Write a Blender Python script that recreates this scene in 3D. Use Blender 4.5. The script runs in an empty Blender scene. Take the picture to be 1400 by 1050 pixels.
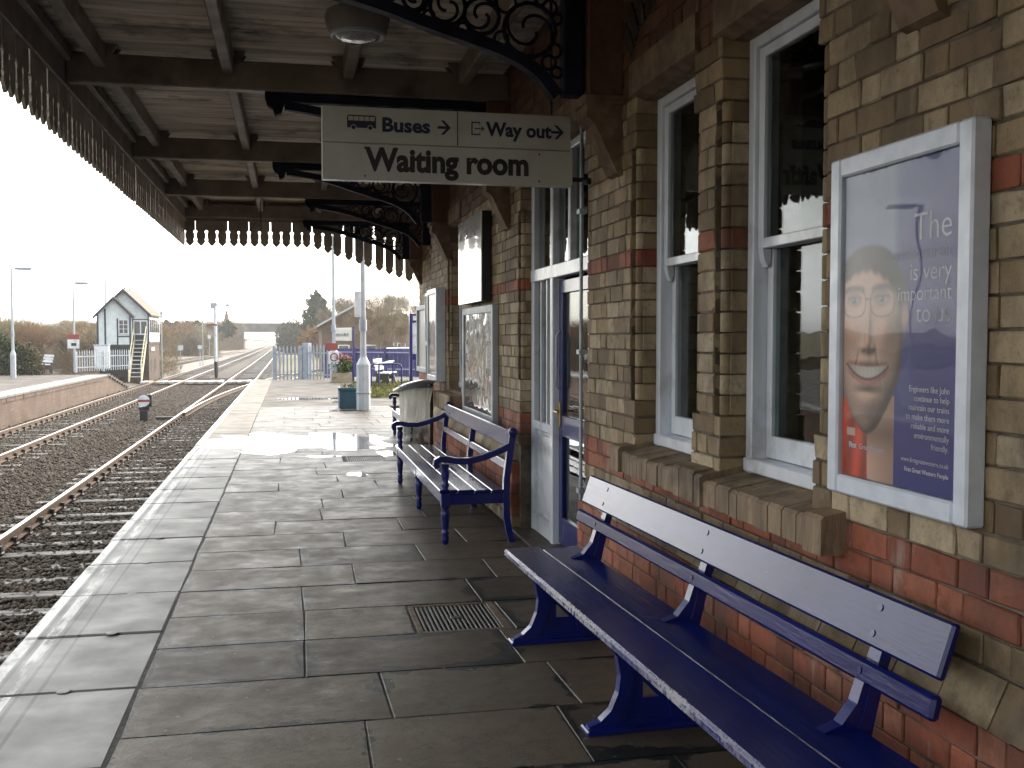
import bpy, math, random
import numpy as np
from mathutils import Vector, Matrix, noise as mnoise
random.seed(7); np.random.seed(7)
R = math.radians
S = bpy.context.scene
COL = S.collection
# ------------------------------------------------------------------ camera
YAW, PITCH, EYE, FPX = 12.048, 2.59, 1.61, 1415.0
cd = bpy.data.cameras.new('camera'); cam = bpy.data.objects.new('camera', cd); COL.objects.link(cam)
cam.location = (0, 0, EYE); cam.rotation_euler = (R(90 - PITCH), 0, R(-YAW))
cd.sensor_width = 36; cd.lens = FPX / 1400 * 36; cd.clip_start = .05; cd.clip_end = 4000
S.camera = cam
# ------------------------------------------------------------------ sky, sun, exposure
SUN_AZ, SUN_EL = 36, 17          # degrees right of the track direction, above the horizon
w = bpy.data.worlds.new('World'); S.world = w; w.use_nodes = True
nt = w.node_tree; nt.nodes.clear()
out = nt.nodes.new('ShaderNodeOutputWorld'); bg = nt.nodes.new('ShaderNodeBackground')
sky = nt.nodes.new('ShaderNodeTexSky'); sky.sky_type = 'NISHITA'; sky.sun_disc = False
sky.sun_elevation = R(SUN_EL); sky.sun_rotation = R(SUN_AZ); sky.air_density = 1.2; sky.dust_density = 1.2
tc = nt.nodes.new('ShaderNodeTexCoord'); mp = nt.nodes.new('ShaderNodeMapping')
mp.inputs['Scale'].default_value = (1, 1, 2.6)
nz = nt.nodes.new('ShaderNodeTexNoise'); nz.inputs['Scale'].default_value = 2.3; nz.inputs['Detail'].default_value = 7
nz.inputs['Roughness'].default_value = .6
rp = nt.nodes.new('ShaderNodeValToRGB'); rp.color_ramp.elements[0].position = .40; rp.color_ramp.elements[1].position = .58
rp.color_ramp.elements[0].color = (.42, .42, .42, 1); rp.color_ramp.elements[1].color = (1, 1, 1, 1)
mx = nt.nodes.new('ShaderNodeMix'); mx.data_type = 'RGBA'
mx.inputs['B'].default_value = (22, 22, 21.8, 1)
L = nt.links.new
sdir = Vector((math.sin(R(SUN_AZ)) * math.cos(R(SUN_EL)), math.cos(R(SUN_AZ)) * math.cos(R(SUN_EL)), math.sin(R(SUN_EL))))
dp = nt.nodes.new('ShaderNodeVectorMath'); dp.operation = 'DOT_PRODUCT'; dp.inputs[1].default_value = sdir; L(tc.outputs['Generated'], dp.inputs[0])
cr = nt.nodes.new('ShaderNodeMapRange'); cr.inputs['From Min'].default_value = -1; cr.inputs['From Max'].default_value = 1; L(dp.outputs['Value'], cr.inputs['Value'])
pw = nt.nodes.new('ShaderNodeMath'); pw.operation = 'POWER'; pw.inputs[1].default_value = 2; L(cr.outputs[0], pw.inputs[0])
cm = nt.nodes.new('ShaderNodeMix'); cm.data_type = 'RGBA'; cm.inputs['A'].default_value = (5.3, 5.4, 5.5, 1); cm.inputs['B'].default_value = (29, 28.8, 28, 1); L(pw.outputs[0], cm.inputs['Factor']); L(cm.outputs['Result'], mx.inputs['B'])
L(tc.outputs['Generated'], mp.inputs['Vector']); L(mp.outputs[0], nz.inputs['Vector']); L(nz.outputs['Fac'], rp.inputs[0])
L(rp.outputs[0], mx.inputs['Factor']); L(sky.outputs[0], mx.inputs['A']); L(mx.outputs['Result'], bg.inputs['Color'])
bg.inputs['Strength'].default_value = .12
L(bg.outputs[0], out.inputs['Surface'])
sd = bpy.data.lights.new('sun', 'SUN'); so = bpy.data.objects.new('sun', sd); COL.objects.link(so)
sd.energy = 1.4; sd.angle = R(8); sd.color = (1, .86, .66)
sdir = Vector((math.sin(R(SUN_AZ)) * math.cos(R(SUN_EL)), math.cos(R(SUN_AZ)) * math.cos(R(SUN_EL)), math.sin(R(SUN_EL))))
so.rotation_euler = sdir.to_track_quat('Z', 'Y').to_euler(); so.location = (20, 30, 30)
S.view_settings.view_transform = 'Standard'; S.view_settings.look = 'None'
S.view_settings.exposure = 1.25; S.view_settings.gamma = 1; S.view_settings.use_curve_mapping = False
S.cycles.max_bounces = 8; S.cycles.diffuse_bounces = 5; S.cycles.glossy_bounces = 4; S.cycles.transparent_max_bounces = 12
S.cycles.caustics_reflective = False; S.cycles.caustics_refractive = False
S.cycles.sample_clamp_indirect = 6

# ------------------------------------------------------------------ helpers
def G(px, D):
    """ground X, Y of a photograph column at camera depth D (metres)"""
    c, s = math.cos(R(YAW)), math.sin(R(YAW)); t = (px - 700) / FPX
    return D * (t * c + s), D * (c - t * s)
def ZZ(py, D): return EYE + (461 - py) * D / FPX

class MB:
    def __init__(s): s.v = []; s.f = []; s.sm = []
    def add(s, vs, fs, smooth=False):
        n = len(s.v); s.v += [tuple(p) for p in vs]; s.f += [tuple(i + n for i in f) for f in fs]; s.sm += [smooth] * len(fs); return s
    def box(s, x0, x1, y0, y1, z0, z1, M=None):
        vs = [Vector((x, y, z)) for x in (x0, x1) for y in (y0, y1) for z in (z0, z1)]
        if M is not None: vs = [M @ p for p in vs]
        return s.add(vs, [(0, 1, 3, 2), (4, 6, 7, 5), (0, 4, 5, 1), (2, 3, 7, 6), (0, 2, 6, 4), (1, 5, 7, 3)])
    def bbox(s, x0, x1, y0, y1, z0, z1, b=.006, M=None):
        """box with bevelled edges, 24 corners"""
        vs = []; idx = {}
        for i, x in enumerate((x0, x1)):
            for j, y in enumerate((y0, y1)):
                for k, z in enumerate((z0, z1)):
                    dx, dy, dz = b * (1 - 2 * i), b * (1 - 2 * j), b * (1 - 2 * k)
                    idx[i, j, k, 0] = len(vs); vs.append(Vector((x, y + dy, z + dz)))
                    idx[i, j, k, 1] = len(vs); vs.append(Vector((x + dx, y, z + dz)))
                    idx[i, j, k, 2] = len(vs); vs.append(Vector((x + dx, y + dy, z)))
        I = idx; fs = []
        for i in (0, 1):
            q = [I[i, 0, 0, 0], I[i, 1, 0, 0], I[i, 1, 1, 0], I[i, 0, 1, 0]]; fs.append(q if i else q[::-1])
            q = [I[0, i, 0, 1], I[1, i, 0, 1], I[1, i, 1, 1], I[0, i, 1, 1]]; fs.append(q[::-1] if i else q)
            q = [I[0, 0, i, 2], I[1, 0, i, 2], I[1, 1, i, 2], I[0, 1, i, 2]]; fs.append(q if i else q[::-1])
            for j in (0, 1):
                fs.append([I[i, j, 0, 0], I[i, j, 0, 1], I[i, j, 1, 1], I[i, j, 1, 0]])
                fs.append([I[i, 0, j, 0], I[i, 0, j, 2], I[i, 1, j, 2], I[i, 1, j, 0]])
                fs.append([I[0, i, j, 1], I[0, i, j, 2], I[1, i, j, 2], I[1, i, j, 1]])
                for k in (0, 1): fs.append([I[i, j, k, 0], I[i, j, k, 1], I[i, j, k, 2]])
        if M is not None: vs = [M @ p for p in vs]
        return s.add(vs, fs)
    def prism(s, poly, axis, a, b):
        """polygon in the two other axes, extruded along axis ('x','y','z') from a to b"""
        def P(u, v, t): return {'x': (t, u, v), 'y': (u, t, v), 'z': (u, v, t)}[axis]
        n = len(poly); vs = [P(u, v, a) for u, v in poly] + [P(u, v, b) for u, v in poly]
        fs = [tuple(range(n))[::-1], tuple(range(n, 2 * n))] + [(i, (i + 1) % n, (i + 1) % n + n, i + n) for i in range(n)]
        return s.add(vs, fs)
    def tube(s, path, r, n=8, cap=True, smooth=True):
        path = [Vector(p) for p in path]; rs = r if isinstance(r, (list, tuple)) else [r] * len(path)
        rings = []; up = None
        for i, p in enumerate(path):
            t = (path[min(i + 1, len(path) - 1)] - path[max(i - 1, 0)]).normalized()
            if up is None:
                up = Vector((0, 0, 1)) if abs(t.z) < .9 else Vector((1, 0, 0))
            a = t.cross(up).normalized(); b = a.cross(t); up = b
            rings.append([p + (a * math.cos(2 * math.pi * k / n) + b * math.sin(2 * math.pi * k / n)) * rs[i] for k in range(n)])
        vs = [p for q in rings for p in q]; m = len(path)
        fs = [(i * n + k, i * n + (k + 1) % n, (i + 1) * n + (k + 1) % n, (i + 1) * n + k) for i in range(m - 1) for k in range(n)]
        s.add(vs, fs, smooth)
        if cap:
            s.add(rings[0], [tuple(range(n))]); s.add(rings[-1], [tuple(range(n))[::-1]])
        return s
    def lathe(s, prof, c=(0, 0, 0), n=12, smooth=True):
        cx, cy, cz = c
        vs = [(cx + r * math.cos(2 * math.pi * k / n), cy + r * math.sin(2 * math.pi * k / n), cz + z) for r, z in prof for k in range(n)]
        m = len(prof)
        fs = [(i * n + k, i * n + (k + 1) % n, (i + 1) * n + (k + 1) % n, (i + 1) * n + k) for i in range(m - 1) for k in range(n)]
        s.add(vs, fs, smooth); s.add(vs[:n], [tuple(range(n))[::-1]]); s.add(vs[-n:], [tuple(range(n))]); return s
    def sweep(s, path, prof):
        """rectangular/any profile (offset normal-in-plane, along y) swept along an xz path"""
        n = len(prof); vs = []; m = len(path)
        for i, (x, z) in enumerate(path):
            x0, z0 = path[max(i - 1, 0)]; x1, z1 = path[min(i + 1, m - 1)]
            l = math.hypot(x1 - x0, z1 - z0) or 1; nx, nzz = -(z1 - z0) / l, (x1 - x0) / l
            vs += [(x + nx * o, y, z + nzz * o) for o, y in prof]
        fs = [(i * n + k, i * n + (k + 1) % n, (i + 1) * n + (k + 1) % n, (i + 1) * n + k) for i in range(m - 1) for k in range(n)]
        fs += [tuple(range(n))[::-1], tuple(range((m - 1) * n, m * n))]
        return s.add(vs, fs)
    def mesh(s, name, off=(0, 0, 0)):
        me = bpy.data.meshes.new(name)
        ox, oy, oz = off
        me.from_pydata([(x - ox, y - oy, z - oz) for x, y, z in s.v] if any(off) else s.v, [], s.f)
        me.polygons.foreach_set('use_smooth', s.sm); me.update(); return me
    def build(s, name, m, parent=None, local=False, kind=None, label=None):
        off = (0, 0, 0)
        if parent is not None and not local: off = wloc(parent)
        o = bpy.data.objects.new(name, s.mesh(name, off)); o.data.materials.append(m); COL.objects.link(o)
        if parent is not None: o.parent = parent
        if kind: o['kind'] = kind
        if label: o['label'] = label
        return o
def wloc(o):
    v = Vector((0, 0, 0))
    while o is not None: v += Vector(o.location); o = o.parent
    return tuple(v)
def fixn(o):
    import bmesh
    bm = bmesh.new(); bm.from_mesh(o.data); bmesh.ops.recalc_face_normals(bm, faces=bm.faces); bm.to_mesh(o.data); bm.free(); return o
def tag(o, label=None, cat=None, group=None, kind=None):
    if label: o['label'] = label
    if cat: o['category'] = cat
    if group: o['group'] = group
    if kind: o['kind'] = kind
    return o
def thing(name, label, cat, loc=(0, 0, 0), group=None, rz=0):
    o = bpy.data.objects.new(name, None); COL.objects.link(o); o.location = loc; o.rotation_euler = (0, 0, rz); o.empty_display_size = .1
    return tag(o, label, cat, group)
def link(name, me, parent=None, loc=(0, 0, 0), rot=(0, 0, 0), sc=(1, 1, 1)):
    o = bpy.data.objects.new(name, me); COL.objects.link(o); o.parent = parent; o.location = loc; o.rotation_euler = rot; o.scale = sc; return o
def kids(o): return [c for c in bpy.data.objects if c.parent is o]
def copy_tree(o, parent=None):
    c = o.copy(); COL.objects.link(c); c.parent = parent
    for ch in kids(o): copy_tree(ch, c)
    return c
def text(body, size, loc, rot, m, parent, name='lettering', align='LEFT', bold=0.0, ext=.0008, sx=1.0, sp=1.0):
    cu = bpy.data.curves.new(name, 'FONT'); cu.body = body; cu.size = size; cu.align_x = align; cu.extrude = ext; cu.offset = bold
    cu.resolution_u = 3; cu.space_character = sp
    t = bpy.data.objects.new(name, cu); COL.objects.link(t)
    dg = bpy.context.evaluated_depsgraph_get(); me = bpy.data.meshes.new_from_object(t.evaluated_get(dg))
    COL.objects.unlink(t); bpy.data.objects.remove(t)
    me.name = name; me.materials.clear(); me.materials.append(m)
    o = link(name, me, parent, tuple(Vector(loc) - Vector(wloc(parent))) if parent else loc, rot, (sx, 1, 1)); return o

# ------------------------------------------------------------------ materials
MATS = {}
def N(t, ty, **kw):
    n = t.nodes.new('ShaderNode' + ty)
    for k, v in kw.items():
        if k in n.inputs: n.inputs[k].default_value = v
        else: setattr(n, k, v)
    return n
def mixc(t, f, a, b, blend='MIX'):
    m = N(t, 'Mix', data_type='RGBA', blend_type=blend)
    for s_, v in (('Factor', f), ('A', a), ('B', b)):
        if hasattr(v, 'is_output'): t.links.new(v, m.inputs[s_])
        elif s_ == 'Factor': m.inputs[s_].default_value = v
        else: m.inputs[s_].default_value = (*v, 1)
    return m.outputs['Result']
def math_(t, op, a, b=None, clamp=False):
    m = N(t, 'Math', operation=op, use_clamp=clamp)
    for i, v in enumerate((a, b)):
        if v is None: continue
        if hasattr(v, 'is_output'): t.links.new(v, m.inputs[i])
        else: m.inputs[i].default_value = v
    return m.outputs[0]
def noise_(t, vec, scale, detail=5, rough=.55, stretch=None):
    if stretch:
        m = N(t, 'Mapping'); m.inputs['Scale'].default_value = stretch; t.links.new(vec, m.inputs['Vector']); vec = m.outputs[0]
    n = N(t, 'TexNoise'); n.inputs['Scale'].default_value = scale; n.inputs['Detail'].default_value = detail; n.inputs['Roughness'].default_value = rough
    t.links.new(vec, n.inputs['Vector']); return n.outputs['Fac']
def ramp(t, f, *stops):
    r = N(t, 'ValToRGB'); el = r.color_ramp.elements
    while len(el) < len(stops): el.new(.5)
    for e, (p, c) in zip(el, stops): e.position = p; e.color = (c, c, c, 1) if not isinstance(c, tuple) else (*c, 1)
    t.links.new(f, r.inputs[0]); return r.outputs[0]
def rnd_(t):
    g = N(t, 'NewGeometry'); o = N(t, 'ObjectInfo')
    a = math_(t, 'ADD', g.outputs['Random Per Island'], o.outputs['Random']); return math_(t, 'FRACT', a)
def start(name):
    m = bpy.data.materials.new(name); m.use_nodes = True; t = m.node_tree
    return m, t, t.nodes['Principled BSDF'], N(t, 'NewGeometry').outputs['Position']
def mat(name, c1, c2=None, rough=.6, scale=5, detail=6, bump=0, bscale=70, coat=0, metal=0, rnd=0, rr=.12, stretch=None, spec=.5, lo=.35, hi=.65, croug=.08, stain=None):
    m, t, p, pos = start(name)
    f = ramp(t, noise_(t, pos, scale, detail, stretch=stretch), (lo, 0.), (hi, 1.))
    c2 = c2 or tuple(x * .7 for x in c1)
    col = mixc(t, f, c1, c2)
    if stain:
        f2 = ramp(t, noise_(t, pos, scale * .35, 8, .65), (.52, 0.), (.7, 1.)); col = mixc(t, f2, col, stain)
    if rnd:
        v = math_(t, 'ADD', math_(t, 'MULTIPLY', rnd_(t), rnd), 1 - rnd / 2)
        cc = N(t, 'CombineColor'); [t.links.new(v, cc.inputs[i]) for i in range(3)]
        col = mixc(t, 1.0, col, cc.outputs[0], 'MULTIPLY')
    t.links.new(col, p.inputs['Base Color'])
    p.inputs['Metallic'].default_value = metal; p.inputs['Specular IOR Level'].default_value = spec
    rg = math_(t, 'ADD', math_(t, 'MULTIPLY', f, rr), rough - rr / 2, True); t.links.new(rg, p.inputs['Roughness'])
    if coat: p.inputs['Coat Weight'].default_value = coat; p.inputs['Coat Roughness'].default_value = croug
    if bump:
        b = N(t, 'Bump'); b.inputs['Strength'].default_value = bump; b.inputs['Distance'].default_value = .01
        t.links.new(noise_(t, pos, bscale, 4, .6, stretch), b.inputs['Height']); t.links.new(b.outputs[0], p.inputs['Normal'])
    MATS[name] = m; return m
def brickmat(name, a, b, c, dirt=(.05, .04, .03)):
    m, t, p, pos = start(name)
    r = rnd_(t)
    rr = N(t, 'ValToRGB'); rr.color_ramp.interpolation = 'LINEAR'; el = rr.color_ramp.elements; el.new(.5)
    for e, (q, k) in zip(el, ((0., a), (.5, b), (1., c))): e.position = q; e.color = (*k, 1)
    t.links.new(r, rr.inputs[0])
    col = mixc(t, math_(t, 'MULTIPLY', noise_(t, pos, 45, 6, .7), .55), rr.outputs[0], tuple(x * .55 for x in b))
    f2 = ramp(t, noise_(t, pos, 3.2, 8, .68, (1, 1, .5)), (.45, 0.), (.70, .88)); col = mixc(t, f2, col, dirt)
    f3 = ramp(t, noise_(t, pos, 14, 6, .7), (.52, 0.), (.68, .7)); col = mixc(t, f3, col, tuple(x * .4 for x in b)); f4 = ramp(t, noise_(t, pos, 5, 7, .7, (1, 1, .25)), (.60, 0.), (.74, .45)); col = mixc(t, f4, col, (.42, .40, .36))
    pits = ramp(t, noise_(t, pos, 140, 3, .6), (.30, 1.), (.40, 0.)); col = mixc(t, math_(t, 'MULTIPLY', pits, .5), col, dirt)
    t.links.new(col, p.inputs['Base Color']); p.inputs['Roughness'].default_value = .72; p.inputs['Specular IOR Level'].default_value = .35
    bp = N(t, 'Bump'); bp.inputs['Strength'].default_value = .5; bp.inputs['Distance'].default_value = .004
    t.links.new(noise_(t, pos, 90, 5, .65), bp.inputs['Height']); t.links.new(bp.outputs[0], p.inputs['Normal'])
    return m
BUFF = brickmat('buff_brick', (.15, .095, .05), (.36, .265, .15), (.54, .44, .30))
RED = brickmat('red_brick', (.20, .055, .032), (.33, .095, .05), (.40, .15, .085))
BROWN = brickmat('brown_brick', (.10, .045, .028), (.15, .07, .04), (.2, .10, .06))
BLACKB = brickmat('dark_brick', (.02, .018, .018), (.03, .026, .025), (.05, .04, .035))
MORTAR = mat('mortar', (.16, .13, .095), (.07, .055, .04), .9, 12, bump=.4, bscale=160)
WHITE = mat('white_paint', (.70, .74, .80), (.60, .64, .70), .35, 9, bump=.12, bscale=60, stretch=(1, 1, .4), coat=.3, croug=.2, stain=(.4, .4, .4))
FRAMEW = mat('white_frame_paint', (.66, .71, .80), (.56, .61, .70), .35, 14, bump=.1, bscale=140, coat=.3, croug=.2)
BLUE = mat('blue_gloss_paint', (.004, .011, .14), (.003, .008, .09), .35, 7, bump=.1, bscale=55, coat=.5, croug=.1, stretch=(1, .25, 1), spec=.3)
def wornblue(edge=False):
    m, t, p, pos = start('worn_blue_gloss_paint' if not edge else 'rubbed_edge_blue_paint')
    a = noise_(t, pos, 6, 6, .6, (1, .3, 1)); col = mixc(t, ramp(t, a, (.35, 0.), (.65, 1.)), (.0025, .009, .12), (.0018, .006, .08))
    ch = ramp(t, noise_(t, pos, 34, 5, .7), (.70, 0.), (.715, 1.)); ch2 = ramp(t, noise_(t, pos, 7, 3, .5), (.48, 0.), (.62, 1.)); chip = math_(t, 'MULTIPLY', ch, ch2)
    if edge:
        ob = N(t, 'SeparateXYZ'); t.links.new(N(t, 'TexCoord').outputs['Object'], ob.inputs[0])
        e_ = math_(t, 'ADD', ob.outputs[0], math_(t, 'MULTIPLY', math_(t, 'SUBTRACT', noise_(t, pos, 26, 6, .7), .5), .07)); e_ = math_(t, 'LESS_THAN', math_(t, 'ABSOLUTE', math_(t, 'SUBTRACT', e_, .003)), .0055); e_ = math_(t, 'MULTIPLY', e_, ramp(t, noise_(t, pos, 3, 4, .6), (.36, .2), (.55, 1.))); chip = math_(t, 'MAXIMUM', chip, e_)
    col = mixc(t, chip, col, (.34, .33, .36)); scr = ramp(t, noise_(t, pos, 50, 3, .6, (1, .06, 1)), (.66, 0.), (.69, .5)); col = mixc(t, scr, col, (.02, .03, .17))
    t.links.new(col, p.inputs['Base Color']); p.inputs['Roughness'].default_value = .5; p.inputs['Specular IOR Level'].default_value = .05
    t.links.new(math_(t, 'SUBTRACT', .8, chip, True), p.inputs['Coat Weight']); t.links.new(ramp(t, noise_(t, pos, 12, 6, .65), (.35, .05), (.7, .16)), p.inputs['Coat Roughness'])
    b = N(t, 'Bump'); b.inputs['Strength'].default_value = .12; b.inputs['Distance'].default_value = .01
    h = math_(t, 'ADD', noise_(t, pos, 70, 5, .65, (1, .07, 1)), math_(t, 'MULTIPLY', chip, -.6)); t.links.new(h, b.inputs['Height']); t.links.new(b.outputs[0], p.inputs['Normal']); t.links.new(b.outputs[0], p.inputs['Coat Normal']); return m
BLUEW = wornblue(); BLUEE = wornblue(True)
NAVY = mat('navy_iron_paint', (.008, .009, .03), (.005, .005, .014), .65, 8, bump=.15, bscale=90, spec=.2)
CREAM = mat('canopy_paint', (.25, .205, .175), (.17, .135, .11), .55, 4, bump=.2, bscale=40, stain=(.08, .055, .04))
PLANK = mat('roof_board_paint', (.78, .73, .63), (.46, .41, .33), .6, 5, bump=.4, bscale=26, rnd=.35, stretch=(.25, 2.2, 1), stain=(.10, .075, .055))
VALM = mat('valance_paint', (.42, .37, .32), (.29, .25, .21), .55, 5, rnd=.2, bump=.2, bscale=50)
STONE = mat('corbel_stone', (.22, .15, .09), (.12, .08, .05), .75, 9, bump=.4, bscale=70, stain=(.05, .035, .025))
SILLM = mat('sill_brick', (.27, .19, .115), (.14, .10, .065), .75, 9, bump=.7, bscale=60, rnd=.4, stretch=(1, 1, .2), stain=(.05, .038, .028))
TARM = mat('platform_tarmac', (.085, .068, .053), (.05, .041, .033), .8, 1.6, 9, bump=.3, bscale=150, rr=.25)
EARTH = mat('rough_grass', (.10, .095, .04), (.17, .13, .07), .9, .6, 9, bump=.5, bscale=8)
BALL = mat('ballast_bed', (.045, .033, .022), (.075, .055, .037), .9, 14, 8, bump=1, bscale=38)
STONES = mat('ballast_stone', (.066, .045, .027), (.03, .021, .014), .8, 9, rnd=.9)
SLEEP = mat('sleeper_wood', (.055, .043, .033), (.024, .019, .016), .6, 9, bump=.5, bscale=40, stretch=(.2, 2, 1), rnd=.9, rr=.4)
RUST = mat('rusty_rail_side', (.15, .085, .05), (.08, .05, .035), .75, 20, bump=.2)
RAILT = mat('polished_rail_head', (.55, .52, .47), (.45, .42, .38), .28, 20, metal=.9)
IRON = mat('dark_iron', (.02, .019, .018), (.035, .03, .027), .5, 15, bump=.2)
GALV = mat('galvanised_steel', (.36, .40, .46), (.26, .30, .36), .45, 6, metal=.2)
LGREY = mat('light_grey_paint', (.42, .46, .50), (.34, .38, .42), .45, 6)
BLACK = mat('black_paint', (.012, .012, .014), rough=.4)
WTIMB = mat('white_weatherboard', (.62, .68, .70), (.5, .56, .58), .5, 4, bump=.1)
DBLUE = mat('dark_trim_paint', (.03, .038, .07), (.022, .027, .05), .5, 4)
SLATE = mat('brown_roof_tile', (.16, .115, .075), (.09, .065, .045), .8, 5, bump=.3, bscale=10)
BOXBR = mat('signal_box_brick', (.17, .105, .07), (.10, .06, .045), .85, 18, bump=.2, bscale=20)
SIGNW = mat('sign_enamel_white', (.54, .55, .51), (.46, .47, .44), .35, 3, coat=.3, stain=(.4, .38, .32))
SIGNB = mat('sign_letter_navy', (.012, .012, .045), rough=.5)
SIGNK = mat('sign_letter_black', (.016, .014, .014), rough=.5)
REDP = mat('red_paint', (.28, .05, .045), (.22, .04, .035), .5)
FBLUE = mat('blue_fence_paint', (.045, .045, .17), (.03, .03, .12), .6, 3, rnd=.15)
WOODP = mat('pale_timber', (.35, .28, .2), (.24, .19, .13), .7, 6)
YEL = mat('pale_handrail_paint', (.62, .56, .38), (.5, .45, .3), .6)
BRASS = mat('brass', (.6, .38, .12), (.5, .3, .1), .3, metal=1)
PLASTICL = mat('lamp_plastic', (.25, .23, .21), (.18, .16, .15), .45)
TEAL = mat('teal_planter_paint', (.02, .075, .12), (.012, .05, .08), .45, 6)
GRAVEL = mat('path_surface', (.23, .2, .165), (.15, .13, .105), .9, 3, 8, bump=.4, bscale=90)

def glassmat(name, tint=(.75, .8, .8), wav=.02, sc=3, lo=1.0):
    m = bpy.data.materials.new(name); m.use_nodes = True; t = m.node_tree; t.nodes.remove(t.nodes['Principled BSDF'])
    o = t.nodes['Material Output']; a = N(t, 'BsdfTransparent'); a.inputs[0].default_value = (*tint, 1)
    g = N(t, 'BsdfGlossy'); g.inputs['Roughness'].default_value = .01; gm = N(t, 'NewGeometry'); pos = gm.outputs['Position']; dt = N(t, 'VectorMath', operation='DOT_PRODUCT'); t.links.new(gm.outputs['Incoming'], dt.inputs[0]); t.links.new(gm.outputs['Normal'], dt.inputs[1])
    sch = math_(t, 'ADD', math_(t, 'MULTIPLY', math_(t, 'POWER', math_(t, 'SUBTRACT', 1.0, math_(t, 'ABSOLUTE', dt.outputs['Value'])), 5.0), .96), .04); b = N(t, 'Bump'); b.inputs['Strength'].default_value = wav; b.inputs['Distance'].default_value = .05
    t.links.new(noise_(t, pos, sc, 2), b.inputs['Height']); t.links.new(b.outputs[0], g.inputs['Normal'])
    x = N(t, 'MixShader'); t.links.new(math_(t, 'MULTIPLY', sch, lo, True), x.inputs[0]); t.links.new(a.outputs[0], x.inputs[1]); t.links.new(g.outputs[0], x.inputs[2]); t.links.new(x.outputs[0], o.inputs[0])
    return m
GLASS = glassmat('window_glass')
PGLASS = glassmat('poster_glazing', (.97, .97, .97), .07, 2.2, .42)
WGLASS = glassmat('warped_poster_glazing', (.95, .95, .95), .5, 2.0, 1.2)
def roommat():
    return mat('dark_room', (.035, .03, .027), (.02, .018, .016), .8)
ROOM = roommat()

# platform paving stones: worn pale middles, damp dark glossy margins
def slabmat():
    m, t, p, pos = start('paving_stone')
    g = N(t, 'TexCoord').outputs['Generated']; sx = N(t, 'SeparateXYZ'); t.links.new(g, sx.inputs[0])
    def edge(o): return math_(t, 'SUBTRACT', .5, math_(t, 'ABSOLUTE', math_(t, 'SUBTRACT', o, .5)))
    e = math_(t, 'MINIMUM', math_(t, 'MULTIPLY', edge(sx.outputs[0]), 1.6), edge(sx.outputs[1]))
    n1 = noise_(t, pos, 2.6, 8, .6); n2 = noise_(t, pos, 9, 6, .6)
    dry = math_(t, 'ADD', math_(t, 'MULTIPLY', e, 1.5), math_(t, 'ADD', math_(t, 'MULTIPLY', n1, 1.3), math_(t, 'MULTIPLY', n2, .35)))
    dry = math_(t, 'ADD', dry, math_(t, 'MULTIPLY', rnd_(t), .22))
    d = ramp(t, dry, (.98, 0.), (1.32, 1.))
    col = mixc(t, d, (.011, .014, .015), (.098, .078, .059))
    rv = math_(t, 'ADD', math_(t, 'MULTIPLY', rnd_(t), .6), .7); cc = N(t, 'CombineColor'); [t.links.new(rv, cc.inputs[i]) for i in range(3)]; col = mixc(t, 1.0, col, cc.outputs[0], 'MULTIPLY')
    col = mixc(t, math_(t, 'MULTIPLY', noise_(t, pos, 60, 6, .7), .28), col, (.026, .024, .022))
    sp = ramp(t, noise_(t, pos, 22, 2, .4), (.735, 0.), (.75, .7)); col = mixc(t, sp, col, (.22, .21, .19))
    gr = ramp(t, noise_(t, pos, 240, 3, .7), (.46, 0.), (.66, .45)); col = mixc(t, gr, col, (.03, .028, .025)); ck = ramp(t, noise_(t, pos, 3.1, 9, .75), (.485, 0.), (.5, .55), (.515, 0.)); col = mixc(t, ck, col, (.02, .02, .019))
    moss = ramp(t, noise_(t, pos, .9, 5, .6), (.55, 0.), (.75, .35)); col = mixc(t, moss, col, (.022, .029, .022))
    t.links.new(col, p.inputs['Base Color'])
    t.links.new(ramp(t, math_(t, 'ADD', math_(t, 'MULTIPLY', n1, .6), math_(t, 'MULTIPLY', n2, .4)), (.35, .36), (.62, .58)), p.inputs['Roughness']); p.inputs['Specular IOR Level'].default_value = .17
    b = N(t, 'Bump'); b.inputs['Strength'].default_value = .3; b.inputs['Distance'].default_value = .012
    t.links.new(math_(t, 'ADD', noise_(t, pos, 7, 6, .6), math_(t, 'MULTIPLY', noise_(t, pos, 90, 4, .6), .35)), b.inputs['Height']); t.links.new(b.outputs[0], p.inputs['Normal'])
    return m
SLAB = slabmat()
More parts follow.
